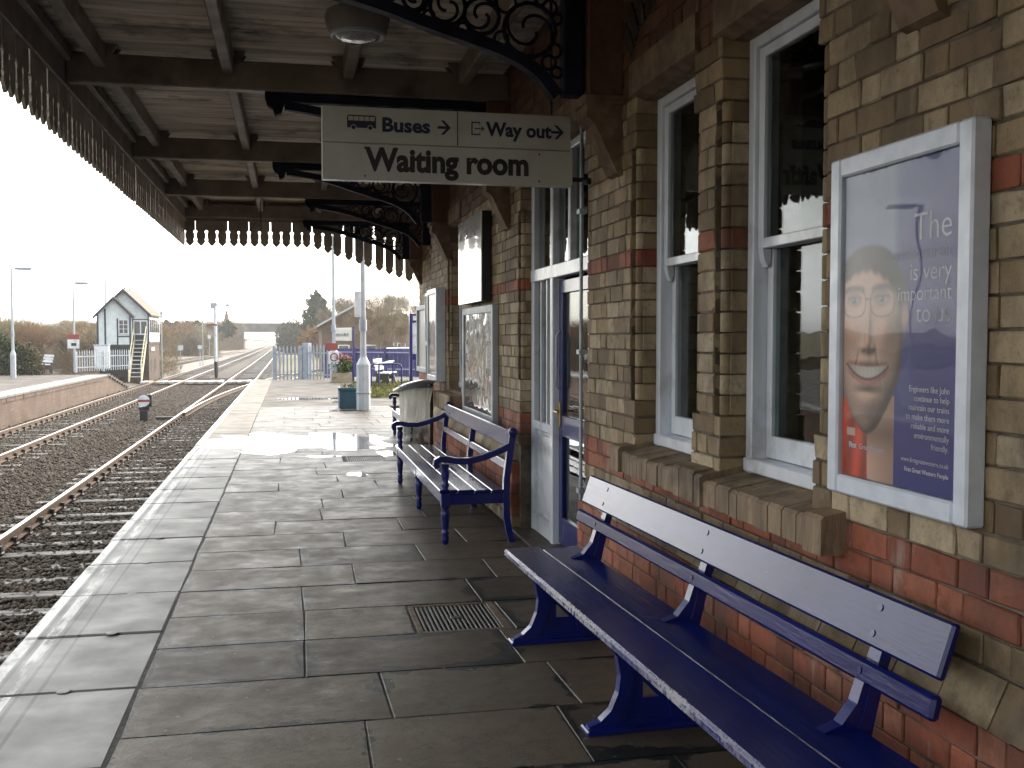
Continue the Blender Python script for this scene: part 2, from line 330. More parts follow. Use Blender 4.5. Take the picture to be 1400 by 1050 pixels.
def copemat():
    m, t, p, pos = start('coping_stone')
    n1 = noise_(t, pos, 3, 8, .62); n2 = noise_(t, pos, 70, 5, .7)
    col = mixc(t, ramp(t, n1, (.35, 0.), (.68, 1.)), (.19, .184, .17), (.125, .122, .115))
    col = mixc(t, math_(t, 'MULTIPLY', n2, .45), col, (.15, .145, .14))
    g = N(t, 'TexCoord').outputs['Generated']; sx = N(t, 'SeparateXYZ'); t.links.new(pos, sx.inputs[0])
    x = sx.outputs[0]
    def band(c, wd): return math_(t, 'LESS_THAN', math_(t, 'ABSOLUTE', math_(t, 'SUBTRACT', x, c)), wd)
    wear = ramp(t, noise_(t, pos, 5, 7, .7, (1, .35, 1)), (.36, 0.), (.5, 1.))
    wear2 = ramp(t, noise_(t, pos, 4, 7, .7, (1, .25, 1)), (.46, 0.), (.56, 1.))
    col = mixc(t, math_(t, 'MULTIPLY', band(-1.385, .04), wear), col, (.62, .62, .6))
    col = mixc(t, math_(t, 'MULTIPLY', band(-1.27, .03), wear2), col, (.58, .58, .55))
    for c in (-1.325, -1.215, -1.135): col = mixc(t, math_(t, 'MULTIPLY', band(c, .009), .75), col, (.05, .05, .05))
    t.links.new(col, p.inputs['Base Color']); t.links.new(ramp(t, n1, (.3, .45), (.7, .65)), p.inputs['Roughness'])
    b = N(t, 'Bump'); b.inputs['Strength'].default_value = .3; b.inputs['Distance'].default_value = .008
    t.links.new(math_(t, 'ADD', n1, math_(t, 'MULTIPLY', n2, .3)), b.inputs['Height']); t.links.new(b.outputs[0], p.inputs['Normal'])
    return m
COPE = copemat()
COPE2 = mat('cream_coping_stone', (.13, .103, .070), (.10, .08, .055), .65, 3, bump=.2, rnd=.12)
PLINE = mat('platform_edge_paint', (.66, .65, .6), (.4, .38, .34), .6, 4, stretch=(1, .3, 1), lo=.45, hi=.7)
def watermat():
    m, t, p, pos = start('rain_water'); p.inputs['Base Color'].default_value = (.07, .062, .055, 1)
    p.inputs['Roughness'].default_value = .04; p.inputs['IOR'].default_value = 1.33; p.inputs['Coat Weight'].default_value = 1; p.inputs['Coat Roughness'].default_value = .02
    return m
WATER = watermat()
def leafmat(name, a, b, tr=.25):
    m, t, p, pos = start(name)
    col = mixc(t, rnd_(t), a, b); col = mixc(t, ramp(t, noise_(t, pos, .8, 3), (.35, 0.), (.65, .6)), col, tuple(x * .6 for x in a))
    t.links.new(col, p.inputs['Base Color']); p.inputs['Roughness'].default_value = .8; p.inputs['Specular IOR Level'].default_value = .2
    return m
LF_DARK = leafmat('evergreen_leaf', (.035, .05, .018), (.07, .085, .03))
LF_TWIG = leafmat('bare_twig', (.17, .135, .085), (.28, .22, .14))
LF_PALE = leafmat('pale_bare_twig', (.24, .19, .12), (.34, .28, .18))
LF_ORNG = leafmat('orange_leaf', (.22, .11, .03), (.32, .17, .05))
LF_GREEN = leafmat('green_leaf', (.05, .10, .02), (.11, .17, .04))
LF_PINK = leafmat('pink_flower', (.36, .12, .17), (.45, .2, .25))
LF_GRASS = leafmat('grass_blade', (.12, .13, .03), (.24, .21, .07))
BARK = mat('bark', (.10, .08, .065), (.06, .05, .04), .9, 12)
def brickwallmat(name, a, b, mo, sc=1.0):
    m, t, p, pos = start(name)
    g = N(t, 'Mapping'); g.inputs['Rotation'].default_value = (R(90), 0, R(90)); t.links.new(pos, g.inputs[0])
    cx = N(t, 'SeparateXYZ'); t.links.new(pos, cx.inputs[0]); cc = N(t, 'CombineXYZ')
    t.links.new(math_(t, 'ADD', cx.outputs[0], cx.outputs[1]), cc.inputs[0]); t.links.new(cx.outputs[2], cc.inputs[1])
    k = N(t, 'TexBrick'); k.inputs['Scale'].default_value = sc; k.inputs['Brick Width'].default_value = .23; k.inputs['Row Height'].default_value = .08
    k.inputs['Mortar Size'].default_value = .006; k.inputs['Color1'].default_value = (*a, 1); k.inputs['Color2'].default_value = (*b, 1); k.inputs['Mortar'].default_value = (*mo, 1)
    t.links.new(cc.outputs[0], k.inputs['Vector'])
    col = mixc(t, ramp(t, noise_(t, pos, 1.2, 8, .65), (.42, 0.), (.66, .75)), k.outputs['Color'], tuple(x * .4 for x in a))
    t.links.new(col, p.inputs['Base Color']); p.inputs['Roughness'].default_value = .85
    b_ = N(t, 'Bump'); b_.inputs['Strength'].default_value = .6; b_.inputs['Distance'].default_value = .01; b_.invert = True
    t.links.new(k.outputs['Fac'], b_.inputs['Height']); t.links.new(b_.outputs[0], p.inputs['Normal'])
    return m
FARBRICK = brickwallmat('far_red_brick', (.17, .105, .075), (.12, .075, .055), (.16, .13, .11))
BOXBRICK = brickwallmat('box_brick', (.11, .068, .045), (.075, .048, .034), (.12, .10, .08))

# ------------------------------------------------------------------ ground, platforms, track beds
def struct(name, mb, m, label=None):
    o = mb.build(name, m); o['kind'] = 'structure'
    if label: o['label'] = label
    return o
b = MB(); b.box(-1500, 1500, -300, 2500, -1.9, -1.32); struct('ground', b, EARTH, 'rough winter grass land around the railway')
b = MB(); b.prism([(-8.6, -1.3), (-8.2, -1.125), (-5.0, -1.12), (-1.42, -1.13), (-1.0, -1.3)], 'y', -30, 330); struct('ballast_bed', b, BALL, 'brown stone ballast under both running lines')
b = MB(); b.prism([(-25, -1.3), (-22, -1.12), (-9.5, -1.12), (-8.61, -1.28)], 'y', 58, 330); struct('siding_ground', b, GRAVEL, 'gravelly ground of the siding beyond the signal box')
# grassy banks
b = MB()
b.prism([(-400, -1.3), (-400, 4.5), (-60, 2.2), (-34, -.2), (-27, -1.3)], 'y', 76, 600)
struct('embankment', b, EARTH, 'grassy bank left of the railway')
# station platform body
b = MB(); b.box(1.781, 2.2, 13.97, 24.38, -1.28, -.0045); b.box(-1.30, 1.78, -14, 24.39, -1.28, -.066)
for q in ((-1.30, 1.78, -14, 5.55), (-1.30, .665, 5.55, 6.15), (1.19, 1.78, 5.55, 6.15), (-1.30, 1.78, 6.15, 13.48), (-1.30, .70, 13.48, 14.08), (1.225, 1.78, 13.48, 14.08), (-1.30, 1.78, 14.08, 24.39)): b.box(*q, -.0655, -.004)
b.box(-1.30, 1.50, 24.39, 40.2, -1.28, -.07); b.box(-1.33, -1.30, -14, 40.2, -1.28, -.14)
JOINT = mat('joint_dirt', (.045, .042, .036), (.025, .024, .021), .9, 14, bump=.5)
PLAT = struct('platform', b, JOINT, 'station platform paved with worn stone flags')
b = MB(); b.box(1.78, 12, 13.9, 44, -1.28, -.06); o = b.build('forecourt', GRAVEL); o['kind'] = 'structure'; o['label'] = 'gravel strip beside the blue fence'
b = MB(); b.box(-.69, 12, 24.40, 40.2, -.06, -.004); o = b.build('platform_tarmac', TARM, PLAT)
b = MB(); b.prism([(40.2, -1.28), (40.2, -.03), (56, -.85), (56, -1.28)], 'x', -1.35, 12); struct('platform_ramp', b, TARM, 'ramp down from the platform end')
# coping stones
random.seed(11)
for k in range(-18, 40):
    y0 = 4.04 + .92 * k; y1 = min(y0 + .92, 40.3)
    if y0 > 40: break
    mb = MB(); z = random.uniform(-.003, .003); g = .006
    mb.bbox(-1.42 + random.uniform(-.006, .006), -.699 + random.uniform(-.004, .003), y0 + g, y1 - g, -.13, z, .012)
    o = mb.build('coping_stone', COPE if k < 13 else COPE2, PLAT)
    if k >= 13: MB().box(-1.41, -1.31, y0 + .02, y1 - .02, z - .01, z + .002).build('edge_line', PLINE, o)
    if k < 12:
        mb2 = MB(); mb2.lathe([(.035, 0), (.035, .003), (.02, .004)], (-1.0 + random.uniform(-.05, .05), y0, z), 10); mb2.build('lifting_eye', IRON, o)
# paving flags in rows across the platform
random.seed(5)
for k in range(-21, 41):
    y0 = 5.54 + .61 * (k - 10); y1 = y0 + .61
    xe = 1.785 if y1 < 14 else 2.24
    joints = []; x = -.695; first = random.choice((.55, .75, .98)) if k % 2 else random.choice((.95, 1.1, 1.2))
    x += first; joints = [-.695]
    while x < xe - .3: joints.append(x); x += random.uniform(.82, 1.12)
    joints.append(xe)
    segs = list(zip(joints[:-1], joints[1:]))
    if k in (10, 23):
        segs = []
        for a, c in ((-.695, .0), (.0, .655), (1.20, xe)): segs.append((a + (0 if a < -.6 else (.06 if k == 10 else -.15) * (a == 0)), c + ((.06 if k == 10 else -.15) if c == 0 else 0)))
    for a, c in segs:
        mb = MB(); g = random.uniform(.0025, .0055); z = random.uniform(-.0005, .0025)
        sk = random.uniform(-.022, .022)
        mb.bbox(a + g, c - g, y0 + g, y1 - g, -.06, z, .0035)
        cx, cy = (a + c) / 2, (y0 + y1) / 2; tx, ty = random.uniform(-.003, .003), random.uniform(-.004, .004)
        mb.v = [(vx + sk * (vy - cy), vy, vz + (tx * (vx - cx) + ty * (vy - cy)) * (vz > -.04)) for vx, vy, vz in mb.v]
        mb.build('paving_slab', SLAB, PLAT)
# rain water standing in hollows of the flags
def blob(cx, cy, rx, ry, z, seed, n=40, sq=2.6):
    pts = []
    for i in range(n):
        a = 2 * math.pi * i / n; c, s_ = math.cos(a), math.sin(a)
        r = (abs(c) ** sq + abs(s_) ** sq) ** (-1 / sq) * (1 + .42 * mnoise.noise(Vector((c * 2.2 + seed, s_ * 2.2, seed))) + .3 * mnoise.noise(Vector((c * 6, s_ * 6 + seed, 3))))
        pts.append((max(cx + rx * r * c, -1.40 + .02 * abs(mnoise.noise(Vector((i * .7, seed, 0))))), cy + ry * r * s_))
    mb = MB(); mb.add([(x, y, z) for x, y in pts], [tuple(range(n))]); return mb
for i, (cx, cy, rx, ry, lb) in enumerate([(-.02, 16.3, 1.36, 1.5, 'broad puddle spreading over coping stones and flags in front of the far bench'), (1.0, 15.4, .5, .42, 'puddle in the flags right of the broad one'),
        (.40, 14.15, .22, .10, 'tiny puddle left of the far drain cover'), (1.28, 14.3, .12, .3, 'tiny puddle right of the far drain cover'), (.75, 12.2, .12, .16, 'tiny puddle in front of the middle bench'), (.55, 27.6, .75, .35, 'puddle on the tarmac left of the teal planter'), (1.3, 26.0, .3, .5, 'puddle on the tarmac behind the lamp post'), (.95, 22.9, .45, .14, 'shallow puddle before the lamp post')]):
    o = blob(cx, cy, rx, ry, .0026 + .0007 * i if cy < 24 else .002, i * 3.1).build('puddle', WATER); o['kind'] = 'structure'; o['label'] = lb

# opposite platform
OP = thing('opposite_platform', 'low brick faced platform across the tracks with pale edging stones', 'platform', (-10, 40, -.12)); del OP['category']; OP['kind'] = 'structure'
OPX = -8.28
b = MB(); b.prism([(-40, -1.3), (-40, -.14), (50.5, -.14), (57, -1.05), (57, -1.3)], 'x', -30, OPX - .06); b.build('brick_face', FARBRICK, OP)
b = MB(); b.prism([(-40, -.139), (-40, -.121), (50.5, -.121), (50.5, -.139)], 'x', -24, OPX - .75); b.build('surface', TARM, OP)
for k in range(60):
    y0 = -4 + k * .91
    if y0 > 49.8: break
    mb = MB(); mb.bbox(OPX - .75, OPX, y0 + .006, y0 + .904, -.2, -.115 + random.uniform(-.003, .003), .01); mb.build('coping_stone', COPE, OP)
    mb = MB()
for k in range(60):
    y0 = 20 + k * .51
    if y0 > 50: break
    mb = MB(); mb.bbox(OPX - .09, OPX - .035 + random.uniform(0, .01), y0 + .004, y0 + .506, -.34, -.205, .008); mb.build('corbel_brick', FARBRICK, OP)
b = MB(); 
for i in range(9): b.box(OPX - 1.2, OPX + .02, 50.6 + i * .7, 51.2 + i * .7, -.2 - i * .1, -.1 - i * .1)
b.build('ramp_timbers', SLEEP, OP)

# ------------------------------------------------------------------ railway tracks
def railprof(mb, path, z, rot=0):
    """rail along a plan path [(x,y)], head top at z"""
    prof = [(-.065, -.15), (.065, -.15), (.065, -.135), (.015, -.12), (.015, -.045), (.034, -.035), (.034, 0), (-.034, 0), (-.034, -.035), (-.015, -.045), (-.015, -.12), (-.065, -.135)]
    n = len(prof); vs = []
    for i, (x, y) in enumerate(path):
        x0, y0 = path[max(0, i - 1)]; x1, y1 = path[min(len(path) - 1, i + 1)]; l = math.hypot(x1 - x0, y1 - y0)
        nx, ny = (y1 - y0) / l, -(x1 - x0) / l
        vs += [(x + nx * u, y + ny * u, z + v) for u, v in prof]
    fs = [(i * n + k, i * n + (k + 1) % n, (i + 1) * n + (k + 1) % n, (i + 1) * n + k) for i in range(len(path) - 1) for k in range(n)]
    mb.add(vs, fs); return mb
RZ = -.90
chair = MB(); chair.bbox(-.10, .10, -.075, .075, 0, .035, .01); chair.box(-.085, -.03, -.05, .05, .03, .11); chair.box(.03, .085, -.05, .05, .03, .11)
chair_me = chair.mesh('rail_chair'); chair_me.materials.append(IRON)
slp = MB(); slp.bbox(-1.28, 1.28, -.125, .125, -.14, 0, .012); slp_me = slp.mesh('sleeper'); slp_me.materials.append(SLEEP)
def rail(path, parent, name='rail'):
    o = railprof(MB(), path, RZ).build(name, RUST, parent)
    t_ = MB()
    vs = []
    for i, (x, y) in enumerate(path):
        x0, y0 = path[max(0, i - 1)]; x1, y1 = path[min(len(path) - 1, i + 1)]; l = math.hypot(x1 - x0, y1 - y0); nx, ny = (y1 - y0) / l, -(x1 - x0) / l
        vs += [(x - nx * .03, y - ny * .03, RZ + .002), (x + nx * .03, y + ny * .03, RZ + .002)]
    t_.add(vs, [(2 * i, 2 * i + 1, 2 * i + 3, 2 * i + 2) for i in range(len(path) - 1)])
    t_.build('running_surface', RAILT, o); return o
def track(name, label, cx, ys, step, ych, yend):
    T = thing(name, label, 'railway track', (cx(ys), ys, RZ - .18))
    pts = [ys + i * 6 for i in range(int((330 - ys) / 6))]
    for sgn in (-1, 1): rail([(cx(y) + sgn * .7525, y) for y in pts], T)
    y = ys + .3; random.seed(3); far = MB()
    while y < 326:
        if y < yend:
            o = link('sleeper', slp_me, T, (cx(y) - cx(ys) + random.uniform(-.04, .04), y - ys, random.uniform(-.012, .012)), (0, 0, random.uniform(-.012, .012)))
            if y < ych:
                for sgn in (-1, 1): link('rail_chair', chair_me, o, (sgn * .7525 - o.location.x + cx(y) - cx(ys), 0, 0))
        elif y < 200: far.box(cx(y) - 1.28, cx(y) + 1.28, y - .12, y + .12, RZ - .3, RZ - .19)
        y += step
    far.build('distant_sleepers', SLEEP, T, kind='stuff')
    return T
curve = lambda y: 0 if y < 75 else -((y - 75) ** 2) * .00002
track('near_track', 'near railway line running beside the platform edge', lambda y: -2.83 + curve(y), 4, .72, 60, 120)
track('far_track', 'far railway line in front of the opposite platform', lambda y: -6.83 + curve(y) * .9 + (0 if y < 70 else (y - 70) * .004), 18, .72, 66, 125)
TP = thing('turnout', 'curved point rail diverging from the near line towards the platform end', 'railway track', (-3.5, 36, RZ - .18))
rail([(-3.50 + .0042 * max(0, y - 36) ** 2 * .55 + .012 * (y - 36), y) for y in range(36, 110, 3)], TP)
rail([(-2.0 + .0042 * max(0, y - 36) ** 2 * .55 + .012 * (y - 36), y) for y in range(48, 110, 3)], TP)
SD = thing('siding_track', 'rusty siding curving away beyond the signal box', 'railway track', (-13, 60, RZ - .18))
for off in (0, 1.5): rail([(-13.2 + off - .0 * y + .00022 * (y - 60) ** 2 * (1 if y < 200 else 1), y) for y in range(60, 200, 5)], SD)
mb = MB()
for y in np.arange(60, 150, .75): mb.box(-13.2 - .6 + .00022 * (y - 60) ** 2, -13.2 + 2.1 + .00022 * (y - 60) ** 2, y - .12, y + .12, RZ - .3, RZ - .17)
mb.build('siding_sleepers', SLEEP, SD, kind='stuff')
# barrow crossing
BC = thing('barrow_crossing', 'boarded foot crossing over both tracks beyond the platform ends', 'crossing', (-5, 61, RZ))
random.seed(9)
for i in range(30):
    x = -8.2 + i * .26
    if min(abs(x + .13 - c) for c in (-3.58, -2.08, -7.58, -6.08)) < .16: continue
    mb = MB(); mb.bbox(x, x + .235, 60.2, 62.2, -1.0, -.87 + random.uniform(-.01, .01), .01); mb.build('board', WOODP if i % 2 else LGREY, BC)
# loose ballast stones
def stones(n, fx, y0, y1, s0, s1, name):
    rng = np.random.default_rng(4)
    base = np.array([(1, 0, 0), (-1, 0, 0), (0, 1, 0), (0, -1, 0), (0, 0, 1), (0, 0, -1)], float)
    tri = np.array([(0, 2, 4), (2, 1, 4), (1, 3, 4), (3, 0, 4), (2, 0, 5), (1, 2, 5), (3, 1, 5), (0, 3, 5)])
    u = rng.random(n); y = y0 + (y1 - y0) * u ** 1.5; x = fx(rng.random(n), rng)
    s = s0 + (s1 - s0) * rng.random(n) ** 2; s = s * (1 + y / 60)
    zc = -1.106 + rng.random(n) * .03
    v = base[None] * s[:, None, None] * (.55 + .9 * rng.random((n, 6, 1)))
    v[:, :, 2] *= .7
    th = rng.random(n) * 6.28; c, sn = np.cos(th)[:, None], np.sin(th)[:, None]
    vx = v[:, :, 0] * c - v[:, :, 1] * sn; vy = v[:, :, 0] * sn + v[:, :, 1] * c
    V = np.stack([vx + x[:, None], vy + y[:, None], v[:, :, 2] + zc[:, None]], -1).reshape(-1, 3)
    F = (tri[None] + (np.arange(n) * 6)[:, None, None]).reshape(-1, 3)
    me = bpy.data.meshes.new(name); me.vertices.add(len(V)); me.vertices.foreach_set('co', V.ravel()); me.loops.add(F.size); me.polygons.add(len(F))
    me.loops.foreach_set('vertex_index', F.ravel().astype(np.int32)); me.polygons.foreach_set('loop_start', np.arange(0, F.size, 3, dtype=np.int32)); me.polygons.foreach_set('loop_total', np.full(len(F), 3, np.int32))
    me.update(calc_edges=True); me.materials.append(STONES)
    o = bpy.data.objects.new(name, me); COL.objects.link(o); o['kind'] = 'stuff'; o['label'] = 'loose brown ballast stones between the rails'; return o
stones(95000, lambda r, g: -8.3 + 6.6 * r, 6, 70, .018, .04, 'ballast_stones')

# ------------------------------------------------------------------ station building
WX = 1.86
ST = thing('station_building', 'buff and red brick station building with white sash windows along the platform', 'building', (WX, 8, 0))
C = .093
OPEN = [(3.46, 4.30, 1.0, 2.94), (4.63, 5.47, 1.0, 2.94), (6.48, 8.40, 0, 3.03), (11.45, 12.35, 1.0, 2.94)]
ROLL = .075                      # width of the recessed roll moulding beside each opening
bricks = []                      # (material key, x0,x1,y0,y1,z0,z1)
def clip(a, b, cuts):
    segs = [(a, b)]
    for c0, c1 in cuts:
        n = []
        for s0, s1 in segs:
            if c1 <= s0 or c0 >= s1: n.append((s0, s1)); continue
            if c0 > s0: n.append((s0, c0))
            if c1 < s1: n.append((c1, s1))
        segs = n
    return [s for s in segs if s[1] - s[0] > .012]
def lay(x, depth, y0, y1, z0, rows, colf, opens, gap=.0075, roll=True, c=C):
    for r in range(rows):
        za, zb = z0 + r * c, z0 + (r + 1) * c; key = colf(za)
        cuts = []
        for (a, b_, p, q) in opens:
            if zb > p + .01 and za < q - .01:
                e = ROLL if roll and 1.2 < za < 2.62 else 0
                cuts.append((a - e, b_ + e))
        y = y0 - random.uniform(0, .05) - (.06 if r % 2 else 0); i = r; bd = []
        while y < y1 + .3:
            bd.append(y); ln = .232 if i % 2 else .118; i += 1
            if key == 'red' or random.random() < .1: ln += random.uniform(-.01, .02)
            y += ln
        for s0, s1 in clip(y0, y1, cuts):
            e = [s0] + [q for q in bd if s0 + .05 < q < s1 - .05] + [s1]
            for u0, u1 in zip(e[:-1], e[1:]):
                bricks.append((key, x + random.uniform(-.003, .003), x + depth, u0 + gap / 2, u1 - gap / 2, za + gap / 2 + random.uniform(-.001, .001), zb - gap / 2 + random.uniform(-.001, .001)))
        if roll:
            for (a, b_, p, q) in opens:
                if 1.2 < za < 2.62 and zb > p:
                    for s0, s1 in ((a - ROLL + .012, a), (b_, b_ + ROLL - .012)):
                        bricks.append((key, x + .05, x + depth, s0, s1, za + gap / 2, zb - gap / 2))
                        bricks.append((key + '_roll', x + .045, .028, (s0 + s1) / 2, 0, za + gap / 2, zb - gap / 2))
random.seed(21)
def cf(z):
    if .78 < z < .97 or 1.99 < z < 2.05: return 'red'
    if z > 2.93: return 'brown'
    return 'buff'
lay(WX, .15, -1.5, 13.9, .70, 35, cf, OPEN)
lay(2.27, .15, 13.9, 18.7, .70, 35, cf, [], roll=False)
def cfp(z): return 'red' if z > .10 else 'buff'
lay(1.80, .15, -1.5, 13.96, .01, 6, cfp, [(6.42, 8.46, 0, 3)], roll=False, c=.092)
lay(2.21, .15, 13.96, 18.76, .01, 6, cfp, [], roll=False, c=.092)
# end wall of the building (faces away along the platform) is plain backing below
BK = {'buff': BUFF, 'red': RED, 'brown': BROWN, 'dark': BLACKB}
def proj(x, y, z):
    v = Vector((x, y, z - EYE)); fw = Vector((math.sin(R(YAW)) * math.cos(R(PITCH)), math.cos(R(YAW)) * math.cos(R(PITCH)), -math.sin(R(PITCH))))
    rt = Vector((math.cos(R(YAW)), -math.sin(R(YAW)), 0)); up = rt.cross(fw); d = v.dot(fw)
    return (700 + FPX * v.dot(rt) / d, 525 - FPX * v.dot(up) / d, d) if d > .1 else (-1, -1, d)
def hidden(y, z):
    return 2.42 < y < 3.30 and 1.08 < z < 2.2 or z < .7 and y < 5.5 or z < .72 and 7.5 < y
cand = []
for i, k in enumerate(bricks):
    if k[0].endswith('_roll'): continue
    px, py, d = proj(k[1], (k[3] + k[4]) / 2, (k[5] + k[6]) / 2)
    if 0 < px < 1400 and 0 < py < 1050 and not hidden(k[3], k[5]) and k[4] - k[3] > .08: cand.append((d, i))
cand.sort(); near = set(i for d, i in cand[:300])
unit = {}
for ln in ('s', 'h'):
    L_ = .225 if ln == 's' else .111
    for key in BK:
        for q in range(5):
            mb = MB(); mb.bbox(0, .15, -L_ / 2, L_ / 2, -.0428, .0428, .0045); mb.v = [Vector(p) + Vector((random.uniform(0, .003), random.uniform(-.002, .002), random.uniform(-.002, .002))) for p in mb.v]
            if q > 2:
                c = random.choice([p for p in mb.v if p.x < .02]); cc = c.copy()
                for p in mb.v:
                    if (p - cc).length < .014: p.x += .008; p.y *= .965; p.z *= .93
            me = mb.mesh('brick'); me.materials.append(BK[key]); unit[ln, key, q] = (me, L_)
rest = {k: MB() for k in BK}
for i, k in enumerate(bricks):
    key = k[0]
    if key.endswith('_roll'):
        mb = rest[key[:-5]]; _, x, r, y, _, za, zb = k
        mb.lathe([(r - .003, za), (r, za + .004), (r, zb - .004), (r - .003, zb)], (x, y, 0), 10); continue
    _, xa, xb, ya, yb, za, zb = k
    if i in near:
        me, L_ = unit['s' if yb - ya > .165 else 'h', key, random.randrange(5)]
        link('brick', me, ST, (xa - WX, (ya + yb) / 2 - 8, (za + zb) / 2), (random.uniform(-.006, .006), 0, random.uniform(-.008, .008)), ((xb - xa) / .15, (yb - ya) / L_, (zb - za) / .0856))
    else:
        if ya < 9:
            rest[key].bbox(xa, xb, ya, yb, za, zb, .004); v_ = rest[key].v
            for j in range(len(v_) - 24, len(v_)): v_[j] = (v_[j][0] + random.uniform(0, .003), v_[j][1] + random.uniform(-.0015, .0015), v_[j][2] + random.uniform(-.0015, .0015))
        else: rest[key].box(xa, xb, ya, yb, za, zb)
for key in rest:
    if rest[key].v: rest[key].build('brick_courses', BK[key], ST, kind='stuff')
# mortar core between the openings
b = MB(); mi = .011
ys = sorted([(-1.5, -1.5)] + [(o[0], o[1]) for o in OPEN] + [(13.9, 13.9)])
for (a0, a1), (c0, c1) in zip(ys[:-1], ys[1:]):
    b.box(WX + mi + .052, 2.25, a1 + mi, c0 - mi, 0, 3.95)
    b.box(WX + mi, WX + mi + .05, a1 + ROLL + .004, c0 - ROLL - .004, 0, 3.95)
    b.box(1.80 + mi, WX + mi - .002, max(a1 + .07, -1.5), c0 - .07 if c0 < 13.8 else 13.95, 0, .56)
for o in OPEN:
    b.box(WX + mi, 2.25, o[0] - ROLL, o[1] + ROLL, o[3] + mi, 3.95)
    if o[2] > 0: b.box(WX + mi, 2.25, o[0] - ROLL, o[1] + ROLL, 0, o[2] - mi); b.box(1.80 + mi, WX + mi - .002, o[0] - ROLL, o[1] + ROLL, 0, .56)
    for z0, z1 in ((o[2], 1.2), (2.66, o[3])):
        if z1 > z0: b.box(WX + mi, WX + mi + .051, o[0] - ROLL, o[0] - mi, z0, z1); b.box(WX + mi, WX + mi + .051, o[1] + mi, o[1] + ROLL, z0, z1)
b.box(2.27 + mi, 2.6, 13.9 - .2, 18.7, 0, 3.95); b.box(2.21 + mi, 2.27, 13.9, 18.75, 0, .56)
b.build('mortar_core', MORTAR, ST)
b = MB(); b.box(2.62, 9, 13.5, 18.68, 0, 6); b.box(4.2, 9, -1.5, 13.9, 0, 6); b.box(WX, 9, -14, -1.52, 0, 6); b.build('inner_wall', BROWN, ST)
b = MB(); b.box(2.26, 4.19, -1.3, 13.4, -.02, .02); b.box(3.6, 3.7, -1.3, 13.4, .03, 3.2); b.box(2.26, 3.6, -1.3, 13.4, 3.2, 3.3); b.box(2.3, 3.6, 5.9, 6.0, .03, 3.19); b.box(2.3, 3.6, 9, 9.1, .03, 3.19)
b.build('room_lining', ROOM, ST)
# plinth capping: sloping bricks
random.seed(2)
cap = MB(); cap.prism([(0, 0), (.06, .125), (.10, .125), (.10, 0)], 'y', -.111, .111); cap_me = cap.mesh('plinth_brick'); cap_me.materials.append(BUFF)
y = -1.4; n = 0
while y < 13.9:
    if not (6.2 < y < 8.55):
        link('plinth_brick', cap_me, ST, (1.797 - WX + random.uniform(-.002, .002), y - 8, .568), (0, random.uniform(-.01, .01), 0))
    y += .229
b = MB(); b.prism([(2.207, .562), (2.27, .692), (2.3, .692), (2.3, .562)], 'y', 13.9, 18.75); b.build('far_plinth_cap', BUFF, ST)
# dark lintels with a shallow label, black brick bands above
for a, c, z in ((3.40, 4.36, 2.94), (4.57, 5.53, 2.94), (6.38, 8.5, 3.03), (11.4, 12.4, 2.94)):
    b = MB(); b.prism([(WX - .02, z + .0), (WX - .02, z + .17), (WX + .13, z + .17), (WX + .13, z - .03), (WX + .05, z - .03)], 'y', a, c); b.build('lintel', STONE, ST)
arch = MB(); arch.bbox(0, .03, -.038, .038, -.115, .115, .004); arch_me = arch.mesh('arch_brick'); arch_me.materials.append(BLACKB)
for cy in (3.88, 5.05):
    for i in range(11):
        a = R(-40 + i * 8); link('arch_brick', arch_me, ST, (-.008, cy + math.sin(a) * .85 - 8, 2.62 + math.cos(a) * .85), (-a, 0, 0))
# window sills, bricks on edge
random.seed(8)
def sills(y0, y1, xf, zt, h):
    y = y0
    while y < y1 - .03:
        wd = random.choice((.072, .075, .078, .11)); wd = min(wd, y1 - y)
        dx, dz = random.uniform(-.005, .005), random.uniform(-.006, .004)
        mb = MB(); mb.prism([(xf + dx, zt - h + dz), (xf + dx, zt - .035 + dz), (xf + dx + .012, zt - .022 + dz), (2.0, zt + .012), (2.0, zt - h + dz)], 'y', y + .002, y + wd - .002); mb.build('sill_brick', SILLM, ST); y += wd
sills(3.22, 3.36, 1.772, 1.02, .16); sills(3.36, 4.30, 1.785, 1.0, .135); sills(4.30, 4.63, 1.77, 1.025, .165); sills(4.63, 5.47, 1.785, 1.0, .135); sills(5.47, 5.62, 1.772, 1.02, .16)
b = MB(); b.bbox(1.70, 1.99, 11.3, 12.55, .78, .96, .012); b.build('window_sill', SILLM, ST)
